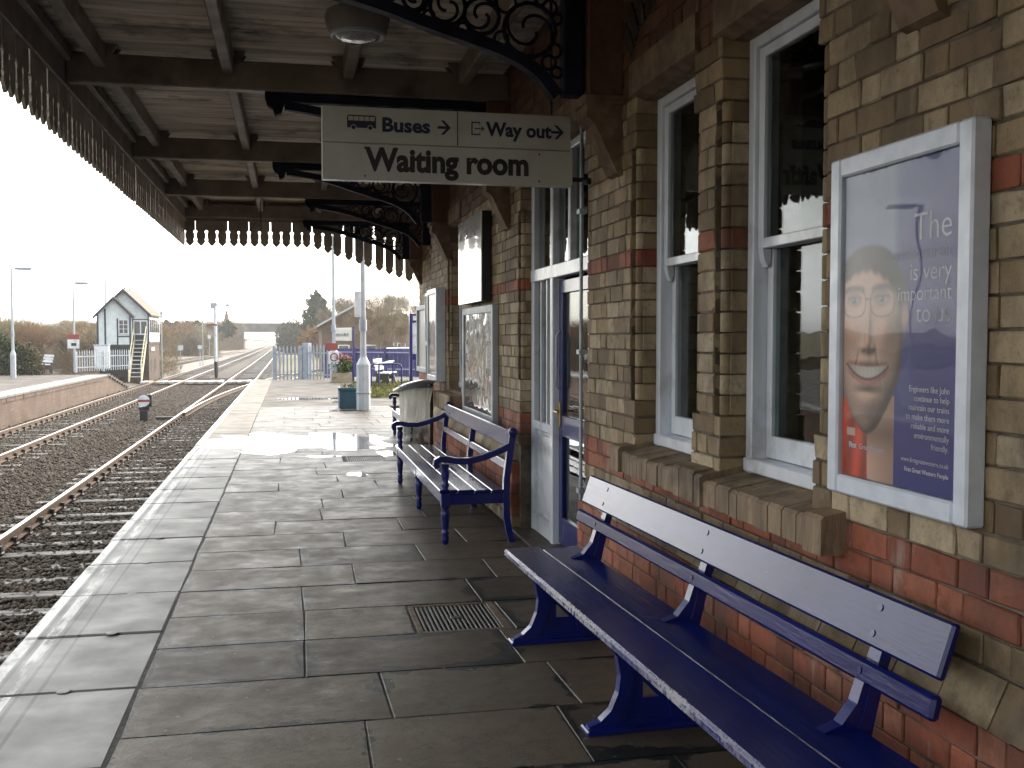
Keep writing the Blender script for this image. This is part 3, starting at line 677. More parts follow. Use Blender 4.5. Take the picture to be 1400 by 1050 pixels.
# sash windows
def sash_window(y0, y1, z0, z1, disp=True):
    X = 1.985
    f = MB(); fw = .062
    f.bbox(X, X + .12, y0 + .004, y0 + fw, z0, z1, .005); f.bbox(X, X + .12, y1 - fw, y1 - .004, z0, z1, .005)
    f.bbox(X + .002, X + .12, y0 + fw, y1 - fw, z1 - .075, z1 - .002, .005); f.bbox(X - .012, X + .12, y0 + .004, y1 - .004, z0 + .014, z0 + .075, .006)
    F = f.build('window', WHITE, ST)
    zm = (z0 + z1) / 2 + .045
    def sash(x, za, zb, br):
        s_ = MB(); a, c = y0 + fw + .003, y1 - fw - .003; st = .05
        s_.bbox(x, x + .04, a, a + st, za, zb, .004); s_.bbox(x, x + .04, c - st, c, za, zb, .004)
        s_.bbox(x + .001, x + .039, a + st, c - st, za, za + br, .004); s_.bbox(x + .001, x + .039, a + st, c - st, zb - .045, zb, .004)
        s_.build('sash', WHITE, F)
        p = MB(); p.box(x + .016, x + .02, a + st - .004, c - st + .004, za + br - .004, zb - .041); p.build('pane', GLASS, F)
    sash(X + .02, zm - .02, z1 - .078, .045); sash(X + .068, z0 + .078, zm + .025, .10)
    h = MB()
    for yy in (y0 + fw + .003, y1 - fw - .053): h.prism([(X + .02, zm - .02), (X + .06, zm - .02), (X + .06, zm - .07), (X + .045, zm - .1), (X + .03, zm - .07)], 'y', yy, yy + .05)
    h.build('sash_horn', WHITE, F)
for o in (OPEN[0], OPEN[1], OPEN[3]): sash_window(*o)
# glazed entrance: sidelight, transom, door
DX = 1.955
b = MB()
b.bbox(DX, DX + .10, 8.31, 8.395, 0, 3.02, .006); b.bbox(DX - .004, DX + .10, 7.665, 7.745, 0, 3.02, .006); b.bbox(DX, DX + .10, 6.485, 6.72, 0, 3.02, .006)
b.bbox(DX - .008, DX + .10, 6.5, 8.39, 2.06, 2.16, .006); b.bbox(DX - .002, DX + .1, 6.5, 8.39, 2.95, 3.018, .006); b.bbox(DX - .002, DX + .1, 7.745, 8.31, .02, .16, .006)
b.bbox(DX, DX + .1, 7.75, 8.305, .86, .93, .006)
b.bbox(DX - .002, DX + .1, 7.17, 7.23, 2.16, 2.95, .006)
DF = b.build('door_frame', WHITE, ST)
b = MB(); b.box(DX + .04, DX + .055, 7.74, 8.315, .155, .865); b.prism([(DX + .03, 7.79), (DX + .018, 7.82), (DX + .018, 8.23), (DX + .03, 8.26), (DX + .045, 8.26), (DX + .045, 7.79)], 'z', .2, .82); b.build('timber_panel', WHITE, DF)
b = MB(); b.box(DX + .045, DX + .05, 7.74, 8.315, .925, 2.065); b.box(DX + .045, DX + .05, 6.72, 8.315, 2.155, 2.955); b.build('pane', GLASS, DF)
for yy in (7.93, 8.12): MB().box(DX + .02, DX + .06, yy, yy + .03, .93, 2.06).build('glazing_bar', WHITE, DF)
b = MB(); X2 = DX + .045
b.bbox(X2, X2 + .045, 6.74, 6.83, .03, 2.04, .005); b.bbox(X2, X2 + .045, 7.56, 7.655, .03, 2.04, .005); b.bbox(X2 + .001, X2 + .044, 6.83, 7.56, 1.94, 2.04, .005); b.bbox(X2 + .001, X2 + .044, 6.83, 7.56, .03, .24, .005); b.bbox(X2 + .001, X2 + .044, 6.83, 7.56, .86, 1.02, .005)
DR = b.build('door', BLUE, ST)
b = MB(); b.box(X2 + .02, X2 + .025, 6.82, 7.565, .235, .865); b.box(X2 + .02, X2 + .025, 6.82, 7.565, 1.015, 1.945); b.build('pane', GLASS, DR)
b = MB(); b.bbox(X2 - .012, X2 - .001, 7.585, 7.63, .93, 1.12, .003); b.tube([(X2 - .01, 7.607, 1.05), (X2 - .05, 7.607, 1.05), (X2 - .055, 7.56, 1.05), (X2 - .05, 7.49, 1.045)], .009, 8); b.build('handle', BRASS, DR)
b = MB(); b.tube([(X2 - .004, 7.61, 1.2), (X2 - .03, 7.61, 1.24), (X2 - .03, 7.61, 1.62), (X2 - .004, 7.61, 1.66)], .008, 8); b.build('pull_bar', GALV, DR)
b = MB(); b.bbox(1.78, 2.1, 6.5, 8.38, -.05, .018, .006); b.build('doorstep', SLAB, ST)
# corbels under the roof brackets
BY = [2.8, 5.80, 8.88, 12.4, 15.55, 18.35]
BZ_PIL = 3.625
for i, y in enumerate(BY):
    x = WX if i < 4 else 2.27
    b = MB(); b.prism([(x - .21, 2.93), (x - .21, 2.86), (x - .16, 2.82), (x - .03, 2.55), (x + .02, 2.53), (x + .02, 2.93)], 'y', y - .10, y + .10); b.build('corbel', STONE, ST)
    b = MB(); b.bbox(x - .235, x + .02, y - .125, y + .125, 2.931, 2.985, .01); b.build('corbel_cap', STONE, ST); b = MB(); b.bbox(x - .20, x + .01, y - .095, y + .095, 2.986, BZ_PIL, .008); b.build('pilaster', BROWN, ST)
# things seen through the near window
o = MB(); 
o.add([(2.35 + .01 * (k % 2), 3.62 + .27 * math.cos(2 * math.pi * i / 28), 1.62 + .33 * math.sin(2 * math.pi * i / 28)) for k in (0, 1) for i in range(28)], [tuple(range(28)), tuple(range(28, 56))[::-1]] + [(i, (i + 1) % 28, 28 + (i + 1) % 28, 28 + i) for i in range(28)])
PALEP = mat('pale_paper', (.55, .58, .52), (.5, .52, .46), .8); tag(o.build('paper_disc', PALEP), 'pale round paper shape hung inside the near window', 'decoration')

# ------------------------------------------------------------------ conduit on the wall
b = MB(); b.tube([(1.83, 6.44, .05), (1.83, 6.44, 3.5)], .012, 8); 
for z in (.6, 1.5, 2.4): b.box(1.808, 1.858, 6.405, 6.475, z, z + .03)
tag(b.build('conduit_pipe', GALV), 'thin grey conduit pipe running up the wall right of the blue door', 'pipe')

# ------------------------------------------------------------------ canopy
CX0, CY0, CY1, BZ = -1.72, -12.5, 18.55, 3.63
CAN = thing('station_canopy', 'timber platform canopy with pierced valance boards and iron brackets', 'canopy', (0, 9, BZ))
for i, y in list(enumerate(BY)) + [(0, -6.3), (0, -3.3), (0, -.25)]:
    b = MB(); b.bbox(CX0, (WX if i < 4 else 2.27) - .002, y - .06, y + .06, BZ, BZ + .235, .012); b.build('cross_beam', CREAM, CAN)
gus = MB(); gus.prism([(.14, .30), (.09, .22), (.047, .19), (.047, .30)], 'y', -.015, .015); gus_me = gus.mesh('gusset'); gus_me.materials.append(CREAM)
ysl = [CY0, -6.3, -3.3, -.25] + BY + [CY1]
for a, c in zip(ysl[:-1], ysl[1:]):
    for x in (-1.46, -.48, .49, 1.46):
        b = MB(); b.bbox(x - .045, x + .045, a + .062, c - .062, BZ + .12, BZ + .30, .01); b.build('purlin', CREAM, CAN)
        for yy in (a + .077, c - .077):
            for sg in (0, math.pi): link('gusset', gus_me, CAN, (x, yy - 9, .0), (0, 0, sg))
random.seed(4)
y = CY0
while y < CY1 - .05:
    b = MB(); xr = 1.90 if y < 13.8 else 2.3; b.bbox(CX0 - .1, xr, y + .006, y + .110, BZ + .302 + random.uniform(0, .006), BZ + .325, .005); b.build('roof_board', PLANK, CAN); y += .116
b = MB(); b.prism([(CX0 - .15, BZ + .33), (2.4, BZ + .33), (2.4, BZ + .62), (CX0 - .15, BZ + .42)], 'y', CY0 - .05, CY1 + .05); b.build('roof_deck', SLATE, CAN)
b = MB(); b.bbox(CX0 - .032, CX0 - .002, CY0, CY1, BZ - .03, BZ + .328, .006); b.bbox(CX0 - .03, 2.26, CY1 - .03, CY1, BZ - .03, BZ + .328, .006); b.build('fascia', CREAM, CAN)
b = MB(); b.bbox(CX0 - .001, CX0 + .05, CY0, CY1 - .04, BZ + .16, BZ + .25, .006); b.bbox(CX0, 2.2, CY1 - .075, CY1 - .031, BZ - .02, BZ + .03, .006); b.build('batten', CREAM, CAN)
def vboard(zb, zs=3.445):
    hp = [(.0885, 3.92), (.0885, zs), (.064, zs - .012), (.060, zs - .04), (.074, zs - .055), (.074, zb + .14), (.062, zb + .125), (.062, zb + .10), (.074, zb + .088), (.064, zb + .066), (.03, zb + .025), (0, zb)]
    poly = hp + [(-u, z) for u, z in hp[-2::-1]]
    return poly
def vmesh(zb, zs=3.445):
    mb = MB(); mb.prism(vboard(zb, zs), 'x', -.012, .012); me = mb.mesh('valance_board'); me.materials.append(VALM); return me
vm = vmesh(3.17)
k = 0; y = CY0 + .05
while y < CY1 - .05:
    if 12.85 < y < 12.95: y += .05
    link('valance_board', vm, CAN, (CX0 - .046, y - 9, -BZ + random.uniform(-.004, .004)), (random.uniform(-.006, .006), 0, 0)); y += .1785
x = CX0 + .05; i = 0
while x < 2.2:
    drop = max(0, (x - .38)) * .335
    me = vm if drop == 0 else vmesh(3.17 - drop, 3.445 - drop * .12)
    link('valance_board', me, CAN, (x, CY1 + .013 - 9, -BZ), (random.uniform(-.004, .004), 0, R(90))); x += .1785
b = MB(); b.tube([(-.42, 15.9, BZ), (-.42, 15.9, 3.2)], .008, 6); b.build('hanging_rod', IRON, CAN)
# cast iron brackets with scrollwork
def bracket(y, wx, first=[None]):
    tip = -.13 + (wx - WX) + .04
    H0, H1 = 2.985, BZ - .003
    b = MB(); w_ = .03
    b.bbox(tip - .02, wx - .07, y - .05, y + .05, H1 - .075, H1, .008)          # top rail
    b.bbox(wx - .33, wx - .21, y - .05, y + .05, H0, H1 - .076, .008)                  # upright standing on the corbel
    key = [(tip - wx + .06, H1 - .10), (-1.61, H1 - .135), (-1.37, H1 - .19), (-1.05, H1 - .295), (-.74, H1 - .38), (-.56, H1 - .45), (-.45, H1 - .53), (-.385, H0 + .03), (-.36, H0)]
    arc = []
    for (a0, z0), (a1, z1) in zip(key[:-1], key[1:]):
        for q in (0, .33, .66): arc.append((wx + a0 + (a1 - a0) * q, z0 + (z1 - z0) * q))
    arc.append((wx + key[-1][0], H0)); arc = [arc[0]] + [((arc[i - 1][0] + 2 * arc[i][0] + arc[i + 1][0]) / 4, (arc[i - 1][1] + 2 * arc[i][1] + arc[i + 1][1]) / 4) for i in range(1, len(arc) - 1)] + [arc[-1]]
    b.sweep(arc, [(-.035, y - .04), (.03, y - .04), (.03, y + .04), (-.035, y + .04)])
    b.prism([(tip - .10, H1), (tip - .10, H1 - .05), (tip - .08, H1 - .11), (tip - .04, H1 - .13), (tip - .02, H1 - .19), (tip + .03, H1 - .17), (tip + .05, H1 - .10), (tip + .12, H1 - .075), (tip + .12, H1)], 'y', y - .045, y + .045)
    B = fixn(b.build('iron_bracket', NAVY, CAN))
    # scrolls: rings and curls filling the spandrel
    random.seed(31); placed = []
    xs0, xs1 = tip + .25, wx - .34
    def inside(x, z, r):
        for ax, az in arc:
            if math.hypot(ax - x, az - z) < r + .025: return False
        # above the arc
        za = min(arc, key=lambda q: abs(q[0] - x))[1]
        return z > za and z + r < H1 - .07 and x + r < wx - .325
    for r in (.15, .125, .10, .085, .07, .055, .04, .03):
        for _ in range(500):
            x, z = random.uniform(xs0, xs1), random.uniform(H0, H1 - .08)
            if inside(x, z, r) and all(math.hypot(x - q[0], z - q[1]) > (r + q[2]) * .9 for q in placed): placed.append((x, z, r))
    for x, z, r in placed:
        m_ = MB(); k = 18
        m_.tube([(x + r * math.cos(2 * math.pi * i / k), y, z + r * math.sin(2 * math.pi * i / k)) for i in range(k + 1)], .013 if r > .06 else .009, 5)
        if r > .06:
            a0 = random.uniform(0, 6.28)
            for sgn in (0, math.pi):
                m_.tube([(x + r * (1 - .75 * t) * math.cos(a0 + sgn + t * 3.6), y, z + r * (1 - .75 * t) * math.sin(a0 + sgn + t * 3.6)) for t in np.linspace(0, 1, 12)], .010, 5)
        m_.build('scroll', NAVY, B)
for i, y in enumerate(BY): bracket(y, WX if i < 4 else 2.27)
# bulkhead lamp
LX, LY, LZ = .45, 7.0, BZ + .17
LMP = thing('ceiling_lamp', 'round grey bulkhead lamp under the canopy roof', 'lamp', (LX, LY, LZ))
b = MB(); b.lathe([(.05, .13), (.05, .0), (.12, .0), (.13, -.03), (.205, -.05), (.215, -.09), (.20, -.16), (.185, -.19)], (LX, LY, LZ), 28); b.build('housing', PLASTICL, LMP)
b = MB(); b.lathe([(.182, -.185), (.185, -.205), (.165, -.215), (.155, -.20)], (LX, LY, LZ), 28); b.build('rim', LGREY, LMP)
b = MB(); b.lathe([(.154, -.19), (.14, -.215), (.10, -.232), (.04, -.24)], (LX, LY, LZ), 28); b.build('lens', mat('lens_glass', (.35, .35, .35), (.2, .2, .2), .12, 60, coat=1, croug=.03), LMP)

# ------------------------------------------------------------------ hanging sign
SY, SX0, SX1 = 6.30, .19, 1.72
SG = thing('hanging_sign', 'white two panel direction sign hanging across the platform under the canopy', 'sign', ((SX0 + SX1) / 2, SY, 2.55))
b = MB(); b.bbox(SX0, SX1, SY, SY + .07, 2.772, 2.985, .004); UP = b.build('upper_panel', SIGNW, SG)
b = MB(); b.bbox(SX0, SX1 + .012, SY - .004, SY + .074, 2.55, 2.768, .004); LP = b.build('lower_panel', SIGNW, SG)
b = MB(); b.tube([(1.7, SY + .035, 2.60), (1.858, SY + .035, 2.60)], .014, 8); b.lathe([(.03, -.012), (.03, .012)], (1.83, SY + .035, 2.585), 10); b.build('wall_arm', IRON, SG)
for x in (SX1 - .12,): MB().tube([(x, SY + .035, 2.985), (x, SY + .035, BZ + .1)], .010, 6).build('hanger', IRON, SG)
k_ = (SX1 - SX0) / 338.0
def sx(px): return SX0 + (px - 442) * k_
rotF = (R(90), 0, 0)
yf = SY - .0008
text('Waiting room', .190, (sx(500), SY - .0048, 2.612), rotF, SIGNK, LP, bold=.0075, sx=.92)
text('Buses', .116, (sx(520), yf, 2.846), rotF, SIGNB, UP, bold=.0042, sx=1.1)
text('Way out', .116, (sx(662), yf, 2.846), rotF, SIGNB, UP, bold=.0042, sx=.98)
def arrow(px0, px1, z):
    x0, x1 = sx(px0), sx(px1); m_ = MB(); t = .008
    m_.box(x0, x1 - .012, yf - .001, yf, z - t, z + t)
    for s_ in (1, -1): m_.prism([(x1, z), (x1 - .043, z + s_ * .043), (x1 - .062, z + s_ * .043), (x1 - .022, z)], 'y', yf - .0012, yf)
    fixn(m_.build('arrow', SIGNB, UP))
arrow(595, 613, 2.882); arrow(752, 770, 2.882)
b = MB(); b.box(sx(621.5), sx(622.8), yf - .0008, yf, 2.774, 2.983); b.build('divider', SIGNB, UP)
def cyl(m_, x, z, r, y0, y1): m_.prism([(x + r * math.cos(2 * math.pi * i / 16), z + r * math.sin(2 * math.pi * i / 16)) for i in range(16)], 'y', y0, y1)
b = MB(); bx0, bx1 = sx(475), sx(513)
b.prism([(bx0, 2.86), (bx0, 2.925), (bx0 + .008, 2.935), (bx1 - .006, 2.935), (bx1, 2.92), (bx1, 2.86)], 'y', yf - .001, yf); BUS = b.build('bus_symbol', SIGNB, UP)
b = MB()
for i in range(5): MB().box(bx0 + .008 + i * .032, bx0 + .036 + i * .032, yf - .0018, yf - .0011, 2.902, 2.927).build('bus_window', SIGNW, UP)
for x in (bx0 + .038, bx1 - .035): b = MB(); cyl(b, x, 2.862, .0165, yf - .0018, yf - .0011); fixn(b.build('wheel_arch', SIGNW, UP))
for x in (bx0 + .038, bx1 - .035): b = MB(); cyl(b, x, 2.862, .0125, yf - .0024, yf - .0019); fixn(b.build('bus_wheel', SIGNB, UP))
b = MB(); ex0, ex1 = sx(641), sx(653)
b.box(ex0, ex0 + .007, yf - .001, yf, 2.845, 2.925); b.box(ex0 + .007, ex1, yf - .001, yf, 2.845, 2.852); b.box(ex0 + .007, ex1, yf - .001, yf, 2.918, 2.925)
b.box(ex1 - .004, ex1, yf - .001, yf, 2.852, 2.864); b.box(ex1 - .004, ex1, yf - .001, yf, 2.906, 2.918); b.box(ex0 + .02, ex1 + .02, yf - .0012, yf, 2.882, 2.888)
b.prism([(ex1 + .028, 2.885), (ex1 + .006, 2.903), (ex1 + .006, 2.896), (ex1 + .018, 2.885), (ex1 + .006, 2.874), (ex1 + .006, 2.867)], 'y', yf - .001, yf); fixn(b.build('exit_symbol', SIGNB, UP))
b = MB()
for px, z in ((498, 2.742), (498, 2.576), (735, 2.742), (735, 2.576)): cyl(b, sx(px), z, .006, SY - .006, SY - .004)
fixn(b.build('screw', IRON, LP))

# ------------------------------------------------------------------ posters on the wall
def frame_box(F, xf, y0, y1, z0, z1, bw, m, thick=None, name='frame'):
    """picture frame on a wall facing -x; xf = front plane"""
    b = MB(); d = thick or (WX - xf + .002)
    for (a, c, p, q) in ((y0, y0 + bw, z0, z1), (y1 - bw, y1, z0, z1), (y0 + bw, y1 - bw, z0, z0 + bw), (y0 + bw, y1 - bw, z1 - bw, z1)):
        b.bbox(xf, xf + d, a + .0005, c - .0005, p, q, .007)
    b.build(name, m, F)
def printmesh(name, y0, y1, z0, z1, x, fn, parent, nu, nv):
    """flat print: a fine grid whose points carry the ink colour; u runs left to right as seen from the platform (+y to -y)"""
    u, v = np.meshgrid((np.arange(nu + 1)) / nu, (np.arange(nv + 1)) / nv)
    off = wloc(parent)
    co = np.stack([np.full(u.shape, x - off[0]), y1 + (y0 - y1) * u - off[1], z1 + (z0 - z1) * v - off[2]], -1).reshape(-1, 3)
    i = np.arange(nu * nv); r, c = i // nu, i % nu; a = r * (nu + 1) + c
    F = np.stack([a, a + nu + 1, a + nu + 2, a + 1], -1)
    me = bpy.data.meshes.new(name); me.from_pydata(co.tolist(), [], F.tolist())
    col = np.ones((u.size, 4), np.float32); col[:, :3] = fn(u.ravel(), v.ravel())
    at = me.color_attributes.new('ink', 'FLOAT_COLOR', 'POINT'); at.data.foreach_set('color', col.ravel())
    m, t, p, pos = start(name + '_ink'); ca = N(t, 'VertexColor', layer_name='ink'); t.links.new(ca.outputs[0], p.inputs['Base Color']); p.inputs['Roughness'].default_value = .5
    me.materials.append(m); o = link(name, me, parent); return o
def sm(a, b_, x): t = np.clip((x - a) / (b_ - a), 0, 1); return t * t * (3 - 2 * t)
def ell(u, v, cx, cy, rx, ry, soft=.15): return 1 - sm(1 - soft, 1 + soft, np.sqrt(((u - cx) / rx) ** 2 + ((v - cy) / ry) ** 2))
def face_print(u, v):
    X, Y = (u - .235) * .50, (v - .56) * .86                       # metres on the sheet
    def g(cx, cy, sx_, sy_, k=1.0): return k * np.exp(-((X - cx) / sx_) ** 2 - ((Y - cy) / sy_) ** 2)
    def base(X, Y):
        w_ = .158 - .045 * sm(.05, .26, Y); r2 = np.clip((X / w_) ** 2 + (Y / .255) ** 2, 0, 1); return .115 * np.sqrt(1 - r2 * .995)
    def height(X, Y):
        def G_(cx, cy, a, b, k): return k * np.exp(-((X - cx) / a) ** 2 - ((Y - cy) / b) ** 2)
        h = base(X, Y)
        h = h + G_(0, -.045, .014, .06, .020) + G_(.0, .0, .020, .022, .026) + G_(-.024, .008, .012, .012, .011) + G_(.024, .008, .012, .012, .011)
        h = h + G_(-.062, -.165, .05, .016, .010) + G_(.062, -.165, .05, .016, .010) - G_(-.066, -.13, .036, .024, .022) - G_(.066, -.13, .036, .024, .022) + G_(-.066, -.128, .02, .014, .012) + G_(.066, -.128, .02, .014, .012)
        h = h + G_(-.085, -.035, .036, .04, .016) + G_(.085, -.035, .036, .04, .016) + G_(0, .045, .055, .012, .007) + G_(0, .112, .05, .012, .009) + G_(0, .165, .045, .03, .014) - G_(0, .135, .05, .010, .007)
        for s_ in (-1, 1):
            cx = s_ * (.036 + .32 * np.clip(Y - .005, 0, .1)); h = h - .0075 * np.exp(-((X - cx) / .006) ** 2) * np.exp(-((Y - .055) / .045) ** 2)
            h = h - .004 * np.exp(-((X - s_ * .066) / .03) ** 2) * np.exp(-((Y + .098 + .004 * s_) / .005) ** 2)
        h = h - .0022 * (np.exp(-((Y + .205) / .004) ** 2) + np.exp(-((Y + .222) / .004) ** 2)) * np.exp(-(X / .08) ** 2)
        return h
    e = .0015
    nx = -(height(X + e, Y) - height(X - e, Y)) / (2 * e); ny = -(height(X, Y + e) - height(X, Y - e)) / (2 * e); nl = np.sqrt(nx ** 2 + ny ** 2 + 1)
    l = np.array([-.35, -.55, .76]); lam = np.clip((nx * l[0] + ny * l[1] + l[2]) / nl, 0, 1)
    shade = (.10 + 1.12 * lam)[:, None]
    rng = np.random.default_rng(3); grain = (1 + .07 * rng.normal(size=len(u)))[:, None]
    col = np.zeros((len(u), 3)) + np.array([.018, .022, .18])
    def over(a, c):
        nonlocal col
        a = np.clip(np.asarray(a, float), 0, 1)[:, None]; col = col * (1 - a) + np.array(c) * a
    over((1 - sm(.05, .5, v + .35 * (u - .2))) * .9, (.13, .17, .32)); over((1 - sm(.42, .54, u)) * (1 - sm(.35, .6, v)) * .85, (.24, .28, .37)); over((1 - sm(.44, .49, u)) * .75, (.22, .27, .38))
    neck = ((u > .20 + .05 * sm(.9, 1, v)) & (u < .485) & (v > .72)); over(neck, np.array([.48, .30, .22]) * (.75 + .5 * (1 - sm(.22, .48, u)))[:, None])
    over(sm(.725, .74, v + .12 * u) * (1 - sm(.232, .242, u - .03 * (v - .72))), np.array([.60, .06, .02]) * (.8 + .35 * np.sin(u * 40 + v * 9))[:, None])
    w_ = .158 - .045 * sm(.05, .26, Y); fr = np.sqrt((X / w_) ** 2 + (Y / .255) ** 2); face = 1 - sm(.965, 1.0, fr)
    over(np.exp(-((v - .845) / .05) ** 2) * neck * .7, (.12, .065, .045))
    skin = np.array([.58, .38, .285]) * shade * grain
    red = g(-.085, -.02, .04, .04) + g(.085, -.02, .04, .04) + g(0, 0, .025, .025)
    skin = skin * (1 - .16 * red[:, None] * np.array([0, 1, 1.1])); over(face, skin)
    st = 1 + .35 * np.sin(X * 420 + 9 * np.sin(Y * 60)) * np.sin(Y * 90 + X * 55)
    hl = Y + .205 - 3.2 * X ** 2 + .003 * np.sin(X * 160) - .10 * X; cap_ = (1 - sm(-.012, .012, hl)) * (1 - sm(.985, 1.04, (np.abs(X / .172) ** 2.5 + np.abs((Y + .03) / .245) ** 2.5) ** .4))
    over(cap_, np.array([.06, .046, .038]) * st[:, None] * (1.5 - 2.2 * np.abs(X + .05) / .2)[:, None]); over(g(.157, -.12, .014, .07) + g(-.157, -.12, .012, .07), (.05, .04, .033))
    over(g(.163, -.075, .013, .035) * 1.4 * (1 - face), (.40, .23, .165))
    over(g(0, .078, .062, .022) * .25, (.40, .16, .13))
    top_ = .062 - .9 * X ** 2; bot = .101 - 4.2 * X ** 2; ins = sm(-.003, .003, Y - top_) * sm(-.003, .003, bot - Y) * (np.abs(X) < .1)
    lip = sm(-.004, .004, Y - top_ + .010) * sm(-.004, .004, bot + .014 - Y) * (1 - sm(.085, .10, np.abs(X)))
    over(lip * .75, np.array([.36, .13, .105]) * shade); over(ins, (.10, .04, .035)); teeth = sm(-.003, .003, bot - .008 - Y) * ins
    over(teeth * .95, np.array([.60, .56, .49]) * (1 - .35 * (np.abs(X) / .08) ** 2)[:, None]); over(teeth * (.5 + .5 * np.cos(X * 330)) ** 10 * .35, (.25, .2, .17))
    for s_ in (-1, 1):
        ex = s_ * .066; dx, dy = X - ex, Y + .126 + .10 * s_ * 0
        alm = 1 - sm(.85, 1.1, (dx / .030) ** 2 + ((dy + .12 * dx ** 2 * 20) / .0105) ** 2)
        over((1 - sm(.5, 1.6, (dx / .036) ** 2 + (dy / .02) ** 2)) * .45, (.17, .09, .065)); over(alm * .9, (.34, .30, .27)); ir = 1 - sm(.8, 1.1, np.sqrt((dx + .003) ** 2 + dy ** 2) / .0105); over(ir * alm, (.07, .055, .045)); over((1 - sm(.7, 1.1, np.sqrt((dx + .003) ** 2 + dy ** 2) / .0045)) * alm, (.01, .01, .01)); over((1 - sm(.5, 1, np.sqrt((dx + .006) ** 2 + (dy + .003) ** 2) / .003)) * alm, (.7, .7, .7))
        lid = np.exp(-((dy + .0095 - 4.5 * dx ** 2) / .0028) ** 2) * (np.abs(dx) < .033); over(lid * .8, (.09, .05, .038))
        br = np.exp(-((Y + .163 - 3.2 * dx ** 2 + .06 * s_ * dx * 0) / .0075) ** 2) * (1 - sm(.04, .055, np.abs(dx))); over(br * (.7 + .3 * np.sin(X * 900 + Y * 300)), (.06, .045, .035))
        rr_ = (np.abs(dx / .054) ** 2.6 + np.abs((Y + .118) / .040) ** 2.6) ** (1 / 2.6); over(np.exp(-((rr_ - 1) / .045) ** 2) * .8, (.05, .05, .055)); over((rr_ < 1) * .06, (.6, .65, .7))
    over(np.exp(-((Y + .128) / .0025) ** 2) * (np.abs(X) < .014) * .8, (.05, .05, .055))
    over(g(-.017, .017, .006, .004) * .8 + g(.017, .017, .006, .004) * .8, (.09, .045, .035))
    over((np.abs(u - .085) < .04) * (np.abs(v - .852) < .012) * .8, (.6, .45, .4))
    return np.clip(col, 0, 1)
PF = thing('poster_frame', 'white framed poster of a smiling man in glasses, right of the sash windows', 'poster', (WX, 2.85, 1.6), 'wall posters')
PY0, PY1, PZ0, PZ1, PXF = 2.49, 3.245, 1.085, 2.205, 1.80
frame_box(PF, PXF, PY0, PY1, PZ0, PZ1, .064, FRAMEW)
pr = printmesh('print', PY0 + .066, PY1 - .066, PZ0 + .066, PZ1 - .066, PXF + .022, face_print, PF, 170, 270)
MB().box(PXF + .014, PXF + .016, PY0 + .064, PY1 - .064, PZ0 + .064, PZ1 - .064).build('glazing', PGLASS, PF)
PW = mat('poster_white_ink', (.62, .64, .70), rough=.6)
PFT = mat('poster_faded_ink', (.13, .16, .30), rough=.6)
rotW = (R(90), 0, R(-90))
def ptext(s_, u, v, size, m=PW, al='RIGHT', bold=0): 
    wy, hz = PY1 - PY0 - .132, PZ1 - PZ0 - .132
    return text(s_, size, (PXF + .0205, PY1 - .066 - u * wy, PZ1 - .066 - v * hz), rotW, m, pr, align=al, bold=bold, ext=.0002)
ptext('The', .93, .245, .118, bold=-.001); ptext('environment', .93, .30, .058, PFT); ptext('is very', .93, .365, .078, bold=-.001); ptext('important', .93, .425, .066, bold=-.001); ptext('to us', .93, .49, .082, bold=-.001)
ptext('”', .93, .60, .22, PFT)
for i, s_ in enumerate(('Engineers like John', 'continue to help', 'maintain our trains', 'to make them more', 'reliable and more', 'environmentally', 'friendly.')): ptext(s_, .93, .70 + i * .028, .026)
ptext('First', .07, .905, .026, al='LEFT', bold=.001); ptext('Great Western', .17, .905, .024, al='LEFT'); ptext('www.firstgreatwestern.co.uk', .93, .915, .02); ptext('First Great Western People', .93, .945, .019, bold=.0004)
# map / information posters further along
def info_print(a, seed):
    def f(u, v):
        rng = np.random.default_rng(seed); c = np.zeros((len(u), 3)) + np.array([.36, .38, .38])
        for _ in range(34):
            x, y, w_, h_ = rng.random(), rng.random(), .04 + .25 * rng.random(), .02 + .12 * rng.random()
            k = ((np.abs(u - x) < w_) & (np.abs(v - y) < h_)); q = rng.random(); cc = np.array([(.22, .25, .27), (.45, .43, .38), (.30, .12, .08), (.5, .5, .5)][int(q * 4)]); c[k] = c[k] * .4 + cc * .6
        c[v < .10] = a; return c
    return f
P2 = thing('poster_frame', 'grey framed information poster under the station name board behind the middle bench', 'poster', (WX, 10.3, 1.35), 'wall posters')
frame_box(P2, 1.80, 9.30, 11.0, .80, 1.915, .075, LGREY); printmesh('print', 9.37, 10.93, .87, 1.845, 1.822, info_print((.4, .42, .44), 2), P2, 50, 50)
MB().box(1.812, 1.815, 9.37, 10.93, .87, 1.845).build('glazing', WGLASS, P2)
NB = thing('station_name_board', 'glossy white name board fixed to the wall above the information poster', 'sign', (WX, 10.4, 2.4))
MB().bbox(1.765, WX - .001, 9.62, 10.92, 1.955, 2.80, .006).build('casing', BLACK, NB)
b = MB(); b.bbox(1.752, 1.764, 9.60, 10.94, 1.95, 2.805, .003); NBP = b.build('panel', mat('gloss_white_panel', (.62, .62, .60), (.58, .58, .56), .2, 3, coat=1, croug=.03, bump=.03, bscale=2), NB)
text('Moreton-in-', .24, (1.7508, 10.86, 2.60), rotW, SIGNK, NBP, bold=.004, sx=.9, ext=.0004)
P3 = thing('poster_frame', 'white framed timetable poster beside the far window', 'poster', (WX, 13.2, 1.6), 'wall posters')
frame_box(P3, 1.74, 12.62, 13.5, 1.06, 2.22, .07, FRAMEW); printmesh('print', 12.69, 13.43, 1.13, 2.15, 1.765, info_print((.1, .12, .3), 5), P3, 40, 40); MB().box(1.752, 1.755, 12.69, 13.43, 1.13, 2.15).build('glazing', PGLASS, P3)
